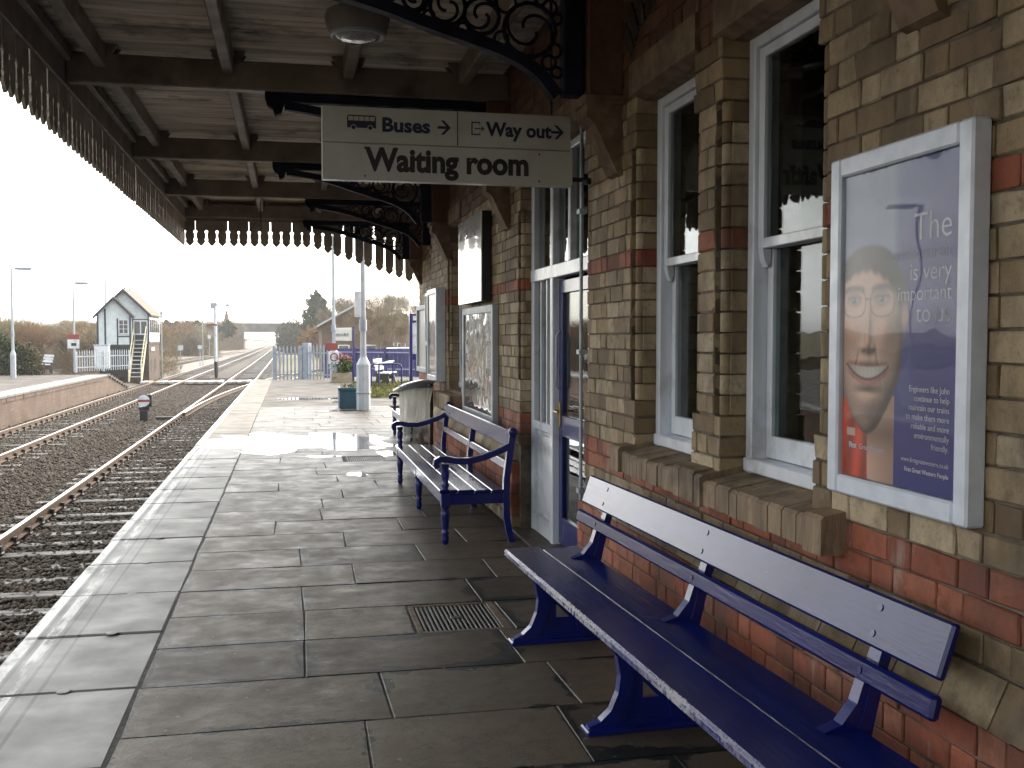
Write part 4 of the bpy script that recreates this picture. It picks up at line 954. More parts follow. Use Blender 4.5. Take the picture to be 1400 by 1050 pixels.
P5 = thing('poster_frame', 'narrow white poster frame on the wall corner just beyond the timetable', 'poster', (WX, 13.7, 1.8), 'wall posters')
frame_box(P5, 1.76, 13.55, 13.86, 1.5, 2.2, .05, FRAMEW); MB().box(1.79, 1.8, 13.6, 13.81, 1.55, 2.15).build('print', SIGNW, P5)
P4 = thing('poster_frame', 'pale poster case on the recessed wall at the far end of the building', 'poster', (2.27, 17.6, 1.6), 'wall posters')
frame_box(P4, 2.16, 16.9, 18.2, 1.02, 2.15, .08, LGREY, .108); MB().box(2.2, 2.21, 16.97, 18.13, 1.09, 2.08).build('print', SIGNW, P4)

# ------------------------------------------------------------------ near bench: iron supports, timber slats
def near_bench():
    T = thing('platform_bench', 'long blue slatted bench on cast iron legs in the foreground under the poster', 'bench', (1.135, 5.52, 0), 'blue benches along the station wall', rz=R(1.9))
    Ln = 3.1     # runs to -y
    def slat(name, x0, x1, z0, z1, y0, y1, tilt, m, b_=.012):
        mb = MB(); cx, cz = (x0 + x1) / 2, (z0 + z1) / 2; M = Matrix.Translation((cx, 0, cz)) @ Matrix.Rotation(tilt, 4, 'Y') @ Matrix.Translation((-cx, 0, -cz))
        # slightly uneven: build as several sections
        mb.bbox(x0, x1, y0, y1, z0, z1, b_, M); return mb.build(name, m, T, local=True)
    slat('seat_board', .0, .205, .405, .45, -Ln, .02, R(-2), BLUEE); slat('seat_board', .215, .43, .398, .44, -Ln, .02, R(-4), BLUEW)
    slat('back_board', .487, .517, .675, .835, -Ln + .02, .06, R(19), BLUEW, .008); slat('back_board', .432, .468, .575, .645, -Ln - .0, .06, R(12), BLUEW, .01)
    for y in (-.27, -1.53, -2.76):
        mb = MB(); th = .022
        front = [(.02, 0), (-.02, 0), (-.02, .03), (.03, .05), (.075, .09), (.105, .16), (.115, .23), (.10, .31), (.06, .36), (.03, .40)]
        poly = front + [(.44, .395), (.46, .42), (.50, .60), (.535, .80), (.505, .81), (.47, .66), (.435, .50), (.40, .42)]
        # legs as two curved plates with an open web between
        mb.prism(front + [(.16, .40), (.165, .30), (.175, .22), (.165, .13), (.14, .07), (.11, .03), (.10, 0)], 'y', y - th, y + th)
        mb.prism([(.50, 0), (.50, .03), (.45, .05), (.41, .1), (.39, .18), (.40, .28), (.43, .395), (.33, .395), (.32, .28), (.315, .18), (.325, .1), (.34, .03), (.36, 0)], 'y', y - th, y + th)
        mb.box(.09, .37, y - th + .004, y + th - .004, 0, .045); mb.box(.14, .36, y - th + .003, y + th - .003, .33, .396)
        for pl in ([(.10, .044), (.39, .044), (.325, .13), (.16, .13)], [(.164, .13), (.215, .13), (.215, .20), (.172, .20)], [(.285, .13), (.325, .13), (.32, .20), (.215, .20)], [(.172, .20), (.322, .20), (.33, .332), (.164, .332)]): mb.prism(pl, 'y', y - .012, y + .012)
        mb.bbox(-.035, .52, y - .05, y + .05, -.002, .022, .006)
        # bracket that carries the back boards
        mb.prism([(.40, .40), (.452, .402), (.475, .50), (.5, .60), (.535, .70), (.55, .82), (.522, .82), (.495, .70), (.455, .58), (.425, .47)], 'y', y - .03, y + .03)
        mb.prism([(.30, .441), (.44, .443), (.47, .62), (.452, .645), (.41, .52), (.36, .46)], 'y', y - .024, y + .024)
        fixn(mb.build('iron_support', BLUE, T, local=True))
        for x0_, x1_, z0_, z1_, tl, zs in ((.487, .517, .675, .835, 19, (.715, .795)), (.432, .468, .575, .645, 12, (.61,))):
            cx, cz = (x0_ + x1_) / 2, (z0_ + z1_) / 2; M = Matrix.Translation((cx, 0, cz)) @ Matrix.Rotation(R(tl), 4, 'Y') @ Matrix.Translation((-cx, 0, -cz))
            for zb in zs:
                bt = MB(); bt.prism([(y + .011 * math.cos(q * math.pi / 5), zb + .011 * math.sin(q * math.pi / 5)) for q in range(10)], 'x', x0_ - .003, x0_ + .001); bt.v = [tuple(M @ Vector(p)) for p in bt.v]; fixn(bt.build('bolt_head', BLUE, T, local=True))
    return T
near_bench()
# ------------------------------------------------------------------ armed benches
def arm_bench(label, x, y, rz, Ln):
    T = thing('platform_bench', label, 'bench', (x, y, 0), 'blue benches along the station wall', rz=rz)
    leg = [(.018, 0), (.026, .02), (.03, .05), (.022, .075), (.034, .09), (.022, .105), (.026, .13), (.034, .22), (.036, .25), (.024, .275), (.036, .29), (.036, .30)]
    top = [(.03, .40), (.034, .42), (.022, .44), (.036, .46), (.022, .48), (.03, .52), (.034, .55), (.024, .585), (.032, .60), (.030, .63)]
    for yy in (0, Ln / 2, Ln):
        m = MB(); m.lathe(leg, (.03, yy, 0), 14); m.bbox(-.005, .065, yy - .035, yy + .035, .298, .405, .005)
        if yy != Ln / 2: m.lathe(top, (.03, yy, 0), 14)
        m.build('leg', BLUE, T, local=True)
        m = MB(); m.sweep([(.56, 0), (.535, .08), (.515, .2), (.51, .36), (.515, .5), (.54, .7), (.565, .86)], [(-.025, yy - .028), (.025, yy - .028), (.025, yy + .028), (-.025, yy + .028)])
        if yy != Ln / 2: m.lathe([(.01, -.03), (.035, -.03), (.035, .03), (.01, .03)], (0, 0, 0), 12); m.v[-72:] = [(.567 + px, yy + pz, .865 + py) for px, py, pz in m.v[-72:]]
        fixn(m.build('leg', BLUE, T, local=True))
        MB().bbox(.06, .50, yy - .02, yy + .02, .31, .395, .005).build('end_rail', BLUE, T, local=True)
    for yy in (0, Ln):
        m = MB(); P = [(-.03, .60), (-.045, .625), (-.038, .652), (-.01, .668), (.04, .668), (.12, .652), (.22, .65), (.33, .675), (.44, .715), (.545, .765)]
        m.sweep(P, [(-.026, yy - .032), (.022, yy - .032), (.022, yy + .032), (-.026, yy + .032)]); fixn(m.build('armrest', BLUE, T, local=True))
    MB().bbox(-.002, .05, .03, Ln - .03, .315, .40, .006).build('front_rail', BLUEW, T, local=True)
    for i, (a, c) in enumerate(((-.02, .12), (.127, .255), (.262, .385), (.392, .49))):
        MB().bbox(a, c, -.04, Ln + .04, .403 - .004 * i, .43 - .004 * i, .006).build('seat_board', BLUEW, T, local=True)
    def tb(x0, x1, z0, z1):
        M = Matrix.Translation(((x0 + x1) / 2, 0, (z0 + z1) / 2)) @ Matrix.Rotation(R(9), 4, 'Y') @ Matrix.Translation((-(x0 + x1) / 2, 0, -(z0 + z1) / 2))
        MB().bbox(x0, x1, .028, Ln - .028, z0, z1, .007, M).build('back_rail', BLUEW, T, local=True)
    tb(.53, .565, .745, .875); tb(.505, .53, .57, .635)
    return T
arm_bench('blue armed bench with turned legs below the information poster, middle of the three', 1.13, 7.92, 0, 3.4)
arm_bench('furthest blue armed bench beyond the plastic litter sack', 1.63, 13.95, 0, 3.1)

# ------------------------------------------------------------------ litter sack holder
LB = thing('litter_sack_holder', 'clear plastic litter sack hanging from a lidded hoop between the armed benches', 'litter bin', (1.52, 12.75, 0))
b = MB(); b.tube([(1.70, 12.75, 0), (1.70, 12.75, 1.04)], .022, 10); b.bbox(1.60, 1.80, 12.65, 12.85, 0, .015, .004); b.build('post', IRON, LB)
b = MB(); b.tube([(1.50 + .2 * math.cos(a), 12.75 + .2 * math.sin(a), 1.0) for a in np.linspace(0, 2 * math.pi, 25)], .014, 6); b.build('hoop', LGREY, LB)
b = MB(); n = 28
vs = [(1.49 + r * math.cos(2 * math.pi * i / n), 12.75 + r * math.sin(2 * math.pi * i / n), z + .22 * r * math.cos(2 * math.pi * i / n)) for r, z in ((.265, 1.0), (.275, 1.010), (.265, 1.022), (.15, 1.06), (.05, 1.07)) for i in range(n)]
b.add(vs, [(j * n + i, j * n + (i + 1) % n, (j + 1) * n + (i + 1) % n, (j + 1) * n + i) for j in range(4) for i in range(n)] + [tuple(range(n))[::-1], tuple(range(4 * n, 5 * n))], True); b.build('lid', mat('grey_plastic_lid', (.16, .17, .17), (.10, .11, .11), .35, 8, coat=.4), LB)
def sackmat():
    m, t, p, pos = start('clear_plastic_sack'); p.inputs['Base Color'].default_value = (.88, .88, .84, 1); p.inputs['Roughness'].default_value = .25
    o = t.nodes['Material Output']; tr = N(t, 'BsdfTransparent'); tl = N(t, 'BsdfTranslucent'); tl.inputs[0].default_value = (.95, .95, .9, 1)
    a = N(t, 'MixShader'); a.inputs[0].default_value = .6; t.links.new(p.outputs[0], a.inputs[1]); t.links.new(tl.outputs[0], a.inputs[2])
    sz = N(t, 'SeparateXYZ'); t.links.new(pos, sz.inputs[0]); zf = N(t, 'Math', operation='MULTIPLY'); t.links.new(ramp(t, sz.outputs[2], (.42, .4), (.62, 1.)), zf.inputs[1])
    x = N(t, 'MixShader'); t.links.new(zf.outputs[0], x.inputs[0]); t.links.new(ramp(t, noise_(t, pos, 16, 4, .6, (1, 1, .12)), (.36, .55), (.58, 1.)), zf.inputs[0]); t.links.new(tr.outputs[0], x.inputs[1]); t.links.new(a.outputs[0], x.inputs[2]); t.links.new(x.outputs[0], o.inputs[0]); return m
b = MB(); n = 56; rows = []
for j in range(29):
    t = j / 28; z = .99 - .76 * t; r0 = .195 - .05 * math.sin(min(t * 2.4, 3.14)) + .015 * t; r0 *= (1 if t < .88 else max(.12, 1 - ((t - .88) / .12) ** 2 * .8))
    for i in range(n):
        a = 2 * math.pi * i / n; r = r0 * (1 + .30 * mnoise.noise(Vector((math.cos(a) * 2.6, math.sin(a) * 2.6, t * 2.2))) + .16 * t * mnoise.noise(Vector((math.cos(a) * 6, math.sin(a) * 6, t * 8))) + .05 * (1 - t) * math.sin(a * 13 + 2.5 * t))
        b.v.append((1.50 + r * math.cos(a), 12.75 + r * math.sin(a), z + .02 * mnoise.noise(Vector((a, t * 3, 1)))))
for j in range(28):
    for i in range(n): b.f.append((j * n + i, j * n + (i + 1) % n, (j + 1) * n + (i + 1) % n, (j + 1) * n + i)); b.sm.append(True)
b.f.append(tuple(range(28 * n, 29 * n))); b.sm.append(True)
b.build('sack', sackmat(), LB)
b = MB(); random.seed(6)
LITM = mat('mixed_litter', (.30, .27, .24), (.06, .05, .05), .7, 14, lo=.45, hi=.55, rnd=.8)
for i in range(34):
    a, r, z = random.uniform(0, 6.28), random.uniform(0, .13), random.uniform(.28, .50); M = Matrix.Translation((1.5 + r * math.cos(a), 12.75 + r * math.sin(a), z)) @ Matrix.Rotation(random.uniform(0, 3), 4, (random.random(), random.random(), 1)); s_ = random.uniform(.03, .07); b.box(-s_, s_, -s_ * .7, s_ * .7, -s_ * .5, s_ * .5, M)
b.build('litter', LITM, LB, kind='stuff')

# ------------------------------------------------------------------ drain covers
for y0, x0, lb in ((5.55, .665, 'rusty edged iron drain cover set in the flags by the foreground bench'), (13.48, .70, 'small iron drain cover near the puddles')):
    T = thing('drain_cover', lb, 'drain cover', (x0 + .26, y0 + .3, -.01), 'drain covers in the platform')
    b = MB(); x1, y1 = x0 + .525, y0 + .60
    for q in ((x0, x1, y0, y0 + .035), (x0, x1, y1 - .035, y1), (x0, x0 + .035, y0 + .035, y1 - .035), (x1 - .05, x1, y0 + .035, y1 - .035)): b.bbox(*q, -.05, -.002, .004)
    b.build('frame', mat('rusty_frame', (.13, .08, .05), (.07, .055, .045), .7, 15), T)
    b = MB(); nb = 17
    for i in range(nb):
        xx = x0 + .045 + i * (.415 / (nb - 1)); b.bbox(xx, xx + .012, y0 + .037, y1 - .037, -.045, -.005, .002)
    for i in range(12):
        yy = y0 + .05 + i * (.48 / 11); b.bbox(x0 + .037, x1 - .052, yy, yy + .010, -.044, -.007, .002)
    b.bbox(x0 + .22, x0 + .29, y0 + .27, y0 + .33, -.03, -.004, .003)
    b.build('grate_bars', IRON, T, kind='stuff'); MB().box(x0 + .036, x1 - .051, y0 + .036, y1 - .036, -.0585, -.055).build('gully', BLACK, T)

# ------------------------------------------------------------------ lamp posts, fences, signs on this platform
def lamp_post(label, x, y, z0, hb, h, arm, lampz=None, r=.055, base=.12, sign=None, group='lamp posts'):
    T = thing('lamp_post', label, 'lamp post', (x, y, z0), group)
    b = MB()
    if hb > 0:
        b.lathe([(base, 0), (base, hb), (r * 1.25, hb + .16), (r * 1.2, hb + .2)], (x, y, z0), 8, False); b.build('base_column', LGREY, T)
        b = MB()
    b.tube([(x, y, z0 + hb), (x, y, z0 + hb + 1.2), (x, y, z0 + h)], [r * 1.15, r, r * .75], 10); b.build('pole', LGREY, T)
    b = MB(); b.lathe([(r * 1.35, 0), (r * 1.35, .25)], (x, y, z0 + hb + .75), 10); b.build('hinge_collar', GALV, T)
    ax = Vector(arm); b = MB(); b.tube([(x, y, z0 + h - .02), (x + ax.x * .35, y + ax.y * .35, z0 + h + .03)], .022, 8); b.build('lamp_arm', LGREY, T)
    d = ax.normalized(); c = Vector((x, y, z0 + h + .03)) + ax * .62; M = Matrix.Translation(c) @ Matrix.Rotation(math.atan2(d.y, d.x), 4, 'Z')
    b = MB(); b.bbox(-.33, .33, -.09, .09, -.05, .045, .03, M); b.build('lamp_head', GALV, T)
    b = MB(); b.bbox(-.27, .27, -.07, .07, -.075, -.051, .01, M); b.build('lens', WHITE, T)
    return T
n1 = lamp_post('stout grey lamp post standing in front of the teal planter', 1.57, 23.2, 0, 1.0, 5.2, (-.6, .5, 0), r=.062, base=.155, group='lamp posts on this platform')
MB().bbox(1.38, 1.52, 23.10, 23.14, 2.05, 2.62, .006).build('sign_plate', WHITE, n1)
b = MB(); b.lathe([(.165, 0), (.17, .01), (.17, .03), (.165, .04)], (1.57, 23.2, .36), 8, False); b.build('band', GALV, n1)
n2 = lamp_post('slim grey lamp post with red and white notices beside the palisade gate', 1.50, 37.6, 0, 1.05, 5.6, (-.6, .4, 0), r=.06, base=.15, group='lamp posts on this platform')
MB().bbox(1.22, 1.62, 37.40, 37.43, 1.14, 1.40, .004).build('notice', REDP, n2); b = MB(); b.bbox(1.30, 1.68, 37.385, 37.415, .66, 1.10, .004); q = b.build('notice', WHITE, n2)
b = MB(); b.tube([(1.5 + .13 * math.cos(a), 37.375, .9 + .13 * math.sin(a)) for a in np.linspace(0, 6.2832, 21)], .02, 5); b.build('prohibition_ring', REDP, q)
# teal planter
TP_ = thing('planter', 'square teal planter box behind the lamp post', 'planter', (1.38, 23.95, 0))
b = MB()
for q in ((1.06, 1.72, 23.62, 23.66), (1.06, 1.72, 24.26, 24.30), (1.06, 1.10, 23.66, 24.26), (1.68, 1.72, 23.66, 24.26)): b.bbox(*q, 0, .46, .008)
b.bbox(1.03, 1.75, 23.585, 23.66, .40, .47, .008); b.build('box', TEAL, TP_); MB().box(1.1, 1.68, 23.66, 24.26, .0, .40).build('soil', EARTH, TP_)
def leafcloud(n, size, fn, seed, aspect=.5):
    """n small leaf faces; fn(rng, n) gives the centres"""
    g = np.random.default_rng(seed); c = fn(g, n); a = g.normal(size=(n, 3)); a /= np.linalg.norm(a, axis=1)[:, None]
    b_ = np.cross(a, g.normal(size=(n, 3))); b_ /= np.linalg.norm(b_, axis=1)[:, None]
    s_ = size * (.5 + g.random((n, 1))); u = a * s_; v = b_ * s_ * aspect
    V = np.stack([c - u, c + v, c + u, c - v], 1).reshape(-1, 3); F = np.arange(4 * n).reshape(-1, 4)
    me = bpy.data.meshes.new('foliage'); me.vertices.add(len(V)); me.vertices.foreach_set('co', V.ravel()); me.loops.add(F.size); me.polygons.add(n)
    me.loops.foreach_set('vertex_index', F.ravel().astype(np.int32)); me.polygons.foreach_set('loop_start', np.arange(0, F.size, 4, dtype=np.int32)); me.polygons.foreach_set('loop_total', np.full(n, 4, np.int32)); me.update(calc_edges=True); return me
def pt(c, s): return lambda g, n: np.array(c) + (g.random((n, 3)) - .5) * np.array(s)
me = leafcloud(160, .035, pt((0, 0, .47), (.55, .55, .14)), 3); me.materials.append(LF_GRASS); link('weeds', me, TP_, (0, 0, 0))
# flower tub
x, y = G(477, 37.3)
FT = thing('planter', 'weathered timber tub of green plants and pink flowers by the name board', 'planter', (x - .25, y, 0))
b = MB(); [b.bbox(x - .62, x + .1, y - .35 + i * .66, y - .31 + i * .66, 0, .34, .006) for i in (0, 1)]; [b.bbox(x - .62 + i * .68, x - .58 + i * .68, y - .31, y + .31, 0, .34, .006) for i in (0, 1)]; b.build('tub', WOODP, FT)
MB().box(x - .58, x + .06, y - .31, y + .31, 0, .28).build('soil', EARTH, FT)
def pillow(c, s): return lambda g, n: np.array(c) + np.clip(g.normal(size=(n, 3)) * .3, -.6, .6) * np.array(s)
me = leafcloud(900, .06, pillow((0, 0, .55), (.62, .6, .6)), 4); me.materials.append(LF_GREEN); link('leaves', me, FT)
me = leafcloud(260, .045, pillow((-.02, 0, .86), (.62, .6, .3)), 5, .9); me.materials.append(LF_PINK); link('flowers', me, FT)
# name board on blue posts
x0, y0 = G(483, 37.0); x1, y1 = G(458.5, 38.9)
SB = thing('station_name_sign', 'white station name sign on tall blue posts beside the flower tub', 'sign', (x0, y0, 0))
dv = Vector((x1 - x0, y1 - y0, 0)); ln = dv.length; ang = math.atan2(dv.y, dv.x); MM = Matrix.Rotation(ang, 4, 'Z')
SB.rotation_euler = (0, 0, ang)
b = MB(); b.bbox(-.03, .03, -.03, .03, 0, 1.99, .005); b.build('post', BLUE, SB, local=True); b = MB(); b.bbox(ln - .03, ln + .03, -.03, .03, 0, 1.99, .005); b.build('post', BLUE, SB, local=True)
b = MB(); b.bbox(.0, ln, .035, .06, 1.48, 1.95, .005); bd = b.build('board', SIGNW, SB, local=True)
t = text('Moreton-in-Marsh', .215, (0, 0, 0), (R(90), 0, R(180)), SIGNK, bd, bold=.004); t.location = (ln - .05, .0615, 1.635); t.scale = ((ln - .1) / 1.86, 1, 1)
# palisade fence and gate at the platform end
def pale_me(h, w_=.065, m=GALV):
    b = MB(); pr_ = [(-w_ / 2, 0), (w_ / 2, 0), (w_ / 2, h - .12), (w_ / 6, h - .05), (0, h), (-w_ / 6, h - .05), (-w_ / 2, h - .12)]; b.prism(pr_, 'y', -.006, .006)
    b.prism([(-.012, 0), (.012, 0), (.012, h - .12), (-.012, h - .12)], 'y', -.02, -.006)
    me = b.mesh('pale'); me.materials.append(m); return me
def palisade(label, cat, A, B_, h, z0, step=.15, posts=(), m=GALV, name='palisade_fence', ph=None, pw=.05, z1=None):
    A, B_ = Vector((*A, 0)), Vector((*B_, 0)); d = B_ - A; ang = math.atan2(d.y, d.x)
    T = thing(name, label, cat, (A.x, A.y, z0), rz=ang); L_ = d.length; me = pale_me(h, .068, m)
    i = .08
    while i < L_ - .04: link('pale', me, T, (i, 0, .04)); i += step
    for z in (.22, h - .32): MB().bbox(0, L_, .008, .05, z, z + .055, .004).build('rail', m, T, local=True)
    for p in posts: MB().bbox(p * L_ - pw, p * L_ + pw, .0, pw * 1.6, 0, ph or h - .05, .006).build('post', m, T, local=True)
    return T
Lf = 40.9
palisade('grey palisade gate at the platform end by the rails', 'gate', G(374.5, Lf), G(411, Lf), 1.36, -.12, .15, (0, 1), name='palisade_gate', ph=1.40)
palisade('grey palisade fence between gate post and lamp post', 'fence', G(417, Lf), G(455, Lf - .5), 1.40, -.12, .16, (0,), ph=1.5, pw=.15)
# blue boarded fence
A, B_ = Vector((*G(447, 46), 0)), Vector((*G(610, 43), 0)); d = B_ - A; ang = math.atan2(d.y, d.x)
FE = thing('blue_fence', 'blue vertical board fence behind the cycle stands', 'fence', (A.x, A.y, -.2), rz=ang); L_ = d.length
bw = .2; fm = MB(); fm.bbox(0, bw - .012, -.012, .012, 0, 1.32, .004); fme = fm.mesh('board'); fme.materials.append(FBLUE)
i = 0
while i < L_: link('board', fme, FE, (i, random.uniform(-.004, .004), random.uniform(-.01, .01))); i += bw
i = 0
while i < L_: MB().bbox(i - .05, i + .05, -.09, -.015, 0, 1.36, .005).build('post', FBLUE, FE, local=True); i += 1.6
for z in (.42, 1.13): MB().bbox(0, L_, -.05, -.0135, z, z + .05, .005).build('rail', GALV if z < .5 else mat('pale_blue_rail', (.35, .36, .55), rough=.6), FE, local=True)
# grass patch
def grassfn(g, n): return np.stack([2.05 + 2.6 * g.random(n), 27.5 + 9 * g.random(n), .0 + .07 * g.random(n)], -1)
me = leafcloud(6500, .08, grassfn, 8, .22); me.materials.append(LF_GRASS); o = link('grass', me); o['kind'] = 'stuff'; o['label'] = 'yellow green grass around the cycle stands'
# cycle stands
for i, (pa, pb, D, lb) in enumerate(((507.5, 549, 32.0, 'widest blue cycle hoop, nearest of the three'), (518, 537, 33.0, 'narrow blue cycle hoop in the middle of the stand'), (528.5, 539, 35, 'blue cycle hoop at the back of the stand'))):
    xa, ya = G(pa, D); xb, yb = G(pb, D + (0 if i == 0 else 1.2)); h = .78
    T = thing('cycle_stand', lb, 'cycle stand', ((xa + xb) / 2, (ya + yb) / 2, 0), 'blue cycle hoops')
    P = []; dx, dy = xb - xa, yb - ya; l = math.hypot(dx, dy); rr = min(.12, l * .3)
    for a in np.linspace(math.pi, math.pi / 2, 6): P.append((xa + dx / l * (rr + rr * math.cos(a)), ya + dy / l * (rr + rr * math.cos(a)), h - rr + rr * math.sin(a)))
    for a in np.linspace(math.pi / 2, 0, 6): P.append((xb - dx / l * (rr - rr * math.cos(a)), yb - dy / l * (rr - rr * math.cos(a)), h - rr + rr * math.sin(a)))
    P = [(xa, ya, -.02)] + P + [(xb, yb, -.02)]
    MB().tube(P, .027, 8).build('hoop', BLUE, T); b = MB(); [b.lathe([(.07, 0), (.07, .012)], (q[0], q[1], 0), 10) for q in (P[0], P[-1])]; b.build('foot_plate', BLUE, T)
# notice totem
x, y = G(562, 31.5); TT = thing('notice_totem', 'tall dark blue notice totem at the end of the building', 'sign', (x, y, 0))
b = MB(); b.bbox(x - .05, x + .04, y - .08, y + .08, 0, 2.33, .01); b.bbox(x + .04, x + .30, y - .02, y + .03, 2.05, 2.32, .006); b.bbox(x + .04, x + .34, y - .02, y + .03, .93, 1.10, .006); b.build('post', BLUE, TT); b = MB(); b.bbox(x + .041, x + .30, y - .012, y + .022, 1.10, 2.05, .004); b.build('notice_panel', WHITE, TT)
b = MB(); b.bbox(x + .06, x + .2, y - .024, y - .0205, 2.12, 2.26, .001); b.build('top_label', WHITE, TT)
# white slatted bench behind the lamp post
def small_bench(label, x, y, z, rz, m, group=None):
    T = thing('slatted_bench', label, 'bench', (x, y, z), group, rz)
    for i in range(3): MB().bbox(-.75, .75, -.22 + i * .13, -.11 + i * .13, .41, .45, .006).build('seat_slat', m, T, local=True)
    for i in range(3): MB().bbox(-.75, .75, .22 + i * .035, .25 + i * .035, .52 + i * .13, .63 + i * .13, .006).build('back_slat', m, T, local=True)
    for xx in (-.6, .6):
        b = MB(); b.prism([(-.22, 0), (-.15, 0), (-.06, .2), (.1, .2), (.2, 0), (.28, 0), (.22, .38), (.36, .88), (.31, .88), (.2, .47), (.17, .41), (-.22, .41), (-.24, .37), (-.16, .35)], 'x', xx - .03, xx + .03); fixn(b.build('iron_leg', IRON, T, local=True))
    return T
x, y = G(516, 34.5); small_bench('white slatted bench by the cycle stands on this platform', x + .3, y, 0, R(75), WHITE, 'white slatted benches')
x, y = G(58, 49.5); small_bench('white slatted bench beside the hedge on the opposite platform', x, y, -.12, R(-62), WHITE, 'white slatted benches')

# ------------------------------------------------------------------ opposite platform furniture
x, y = G(18, 44); lamp_post('grey lamp post next to the dark hedge on the opposite platform', x, y, -.12, 1.0, 4.62, (.75, .1, 0), r=.05, base=.12, group='lamp posts on the opposite platform')
lamp_post('grey lamp post nearest the camera on the opposite platform', -11.3, 22.6, -.12, 1.0, 4.9, (.75, .1, 0), r=.05, base=.12, group='lamp posts on the opposite platform')
x, y = G(102, 51.5); q = lamp_post('grey lamp post with a red topped notice by the white palisade', x, y, -.12, .0, 4.4, (.6, .1, 0), r=.05, group='lamp posts on the opposite platform')
MB().bbox(x - .3, x + .25, y - .10, y - .07, 1.05, 1.5, .004).build('notice', WHITE, q); MB().bbox(x - .3, x + .25, y - .102, y - .068, 1.502, 1.75, .004).build('notice_head', REDP, q); MB().bbox(x - .12, x + .12, y - .12, y - .105, 1.18, 1.32, .004).build('notice_mark', BLACK, q)
palisade('long pale palisade fence along the end of the opposite platform', 'fence', G(104, 51), G(178, 55.5), 1.08, -.14, .2, (0, .5, 1), m=LGREY)
# equipment cabinet
x, y = G(140, 57.5); CB = thing('equipment_cabinet', 'tall white equipment cabinet behind the palisade below the signal box', 'cabinet', (x, y, -.13))
MB().bbox(x - .38, x + .36, y - .3, y + .3, -.13, 1.16, .02).build('case', WHITE, CB); MB().bbox(x - .36, x + .34, y - .31, y - .301, -.05, 1.1, .004).build('door', WHITE, CB); MB().bbox(x - .42, x + .40, y - .34, y + .34, 1.161, 1.2, .01).build('roof', LGREY, CB)
# hedge
def lobes(cs):
    def f(g, n):
        k = g.integers(0, len(cs), n); C_ = np.array(cs)[k]; d = g.normal(size=(n, 3)); d /= np.linalg.norm(d, axis=1)[:, None]
        r = (.55 + .5 * g.random((n, 1)) ** .5) * (1 + .18 * np.sin(d[:, :1] * 7 + d[:, 2:] * 9)); return C_[:, :3] + d * C_[:, 3:6] * r
    return f
def bush(label, cat, x, y, z, cs, n, size, m, name='evergreen_bush', group=None, seed=1, trunk=None):
    T = thing(name, label, cat, (x, y, z), group); me = leafcloud(n, size, lobes(cs), seed); me.materials.append(m); link('crown', me, T)
    b = MB(); h = trunk or .8
    b.tube([(0, 0, -.3), (.03, .02, h * .5), (0, .05, h)], [h * .07 + .03, h * .05 + .02, .02], 7); b.build('trunk', BARK, T, local=True); return T
x, y = G(8, 47.5); bush('dark clipped evergreen hedge behind the lamp post on the opposite platform', 'hedge', x, y, -.12, [(0, 0, .85, .75, .7, .9), (-.9, .4, .8, .8, .8, .9), (.3, .5, .7, .6, .6, .75), (-2.0, .6, .8, .9, .8, .9)], 9000, .07, LF_DARK, seed=2)
x, y = G(42, 48.3); bush('olive shrub beside the white bench on the opposite platform', 'shrub', x, y, -.12, [(0, 0, .65, .45, .5, .72), (.1, .1, .3, .4, .5, .4)], 3500, .06, leafmat('olive_leaf', (.10, .095, .05), (.16, .14, .075)), seed=3, name='shrub')
# ------------------------------------------------------------------ signal box
sxc, syc = G(204, 62.5); BZ0 = -.98
W_, D_ = 2.85, 5.2
BX = thing('signal_box', 'white timber signal box on a brick base with steps and gabled roof', 'building', (sxc, syc, BZ0))
x1 = sxc; x0 = sxc - W_; y0 = syc; y1 = syc + D_; ZE = 3.05; ZM = 1.22; ZR = 4.45; xm = (x0 + x1) / 2
b = MB(); b.box(x0 + .02, x1 - .02, y0 + .02, y1, BZ0 - .3, ZM); b.build('brick_base', BOXBRICK, BX)
b = MB(); b.box(x0, x1, y0 + .01, y1, ZM + .001, ZE); b.prism([(x0, ZE), (xm, ZR - .12), (x1, ZE)], 'y', y0 + .01, y1); b.build('wall', WTIMB, BX)
b = MB()
for i in range(22):
    z = ZM + .02 + i * .145
    hw = W_ / 2 if z < ZE else max(0, W_ / 2 * (ZR - .2 - z) / (ZR - .12 - ZE))
    if hw > .1: b.prism([(y0 - .018, z), (y0 + .012, z), (y0 + .012, z + .14), (y0 - .002, z + .14)], 'x', xm - hw, xm + hw)
fixn(b.build('weatherboards', WTIMB, BX))
# porch bay standing forward on the left two thirds
px0, px1, py0 = x0 + .0, x0 + 1.92, y0 - .55; pr_ = 3.95; pe = 2.95; pm = (px0 + px1) / 2 + .0
b = MB(); b.box(px0, px1, py0, y0 - .03, ZM - .05, pe); b.prism([(px0, pe), (pm, pr_), (px1, pe)], 'y', py0, y0 - .03); PB = b.build('porch', WTIMB, BX)
b = MB()
for i in range(17):
    z = ZM - .04 + i * .145; hw = (px1 - px0) / 2 if z < pe else max(0, (px1 - px0) / 2 * (pr_ - .15 - z) / (pr_ - pe))
    if hw > .1: b.prism([(py0 - .022, z), (py0 + .01, z), (py0 + .01, z + .14), (py0 - .006, z + .14)], 'x', pm - hw, pm + hw)
fixn(b.build('weatherboards', WTIMB, PB))
b = MB()
for xx in (px0, px0 + .42, px1 - .10): b.box(xx, xx + .10, py0 - .045, py0 - .001, ZM - .06, pe + (.35 if xx == px0 + .42 else 0))
b.box(px0 - .02, px1 + .02, py0 - .04, py0 - .001, ZM - .16, ZM - .05); b.box(px0 + 1.12, px0 + 1.20, py0 - .04, py0 - .024, ZM - .05, 2.72); b.box(px0 + 1.20, px1 - .1, py0 - .04, py0 - .024, 1.72 - .10, 1.72 - .03)
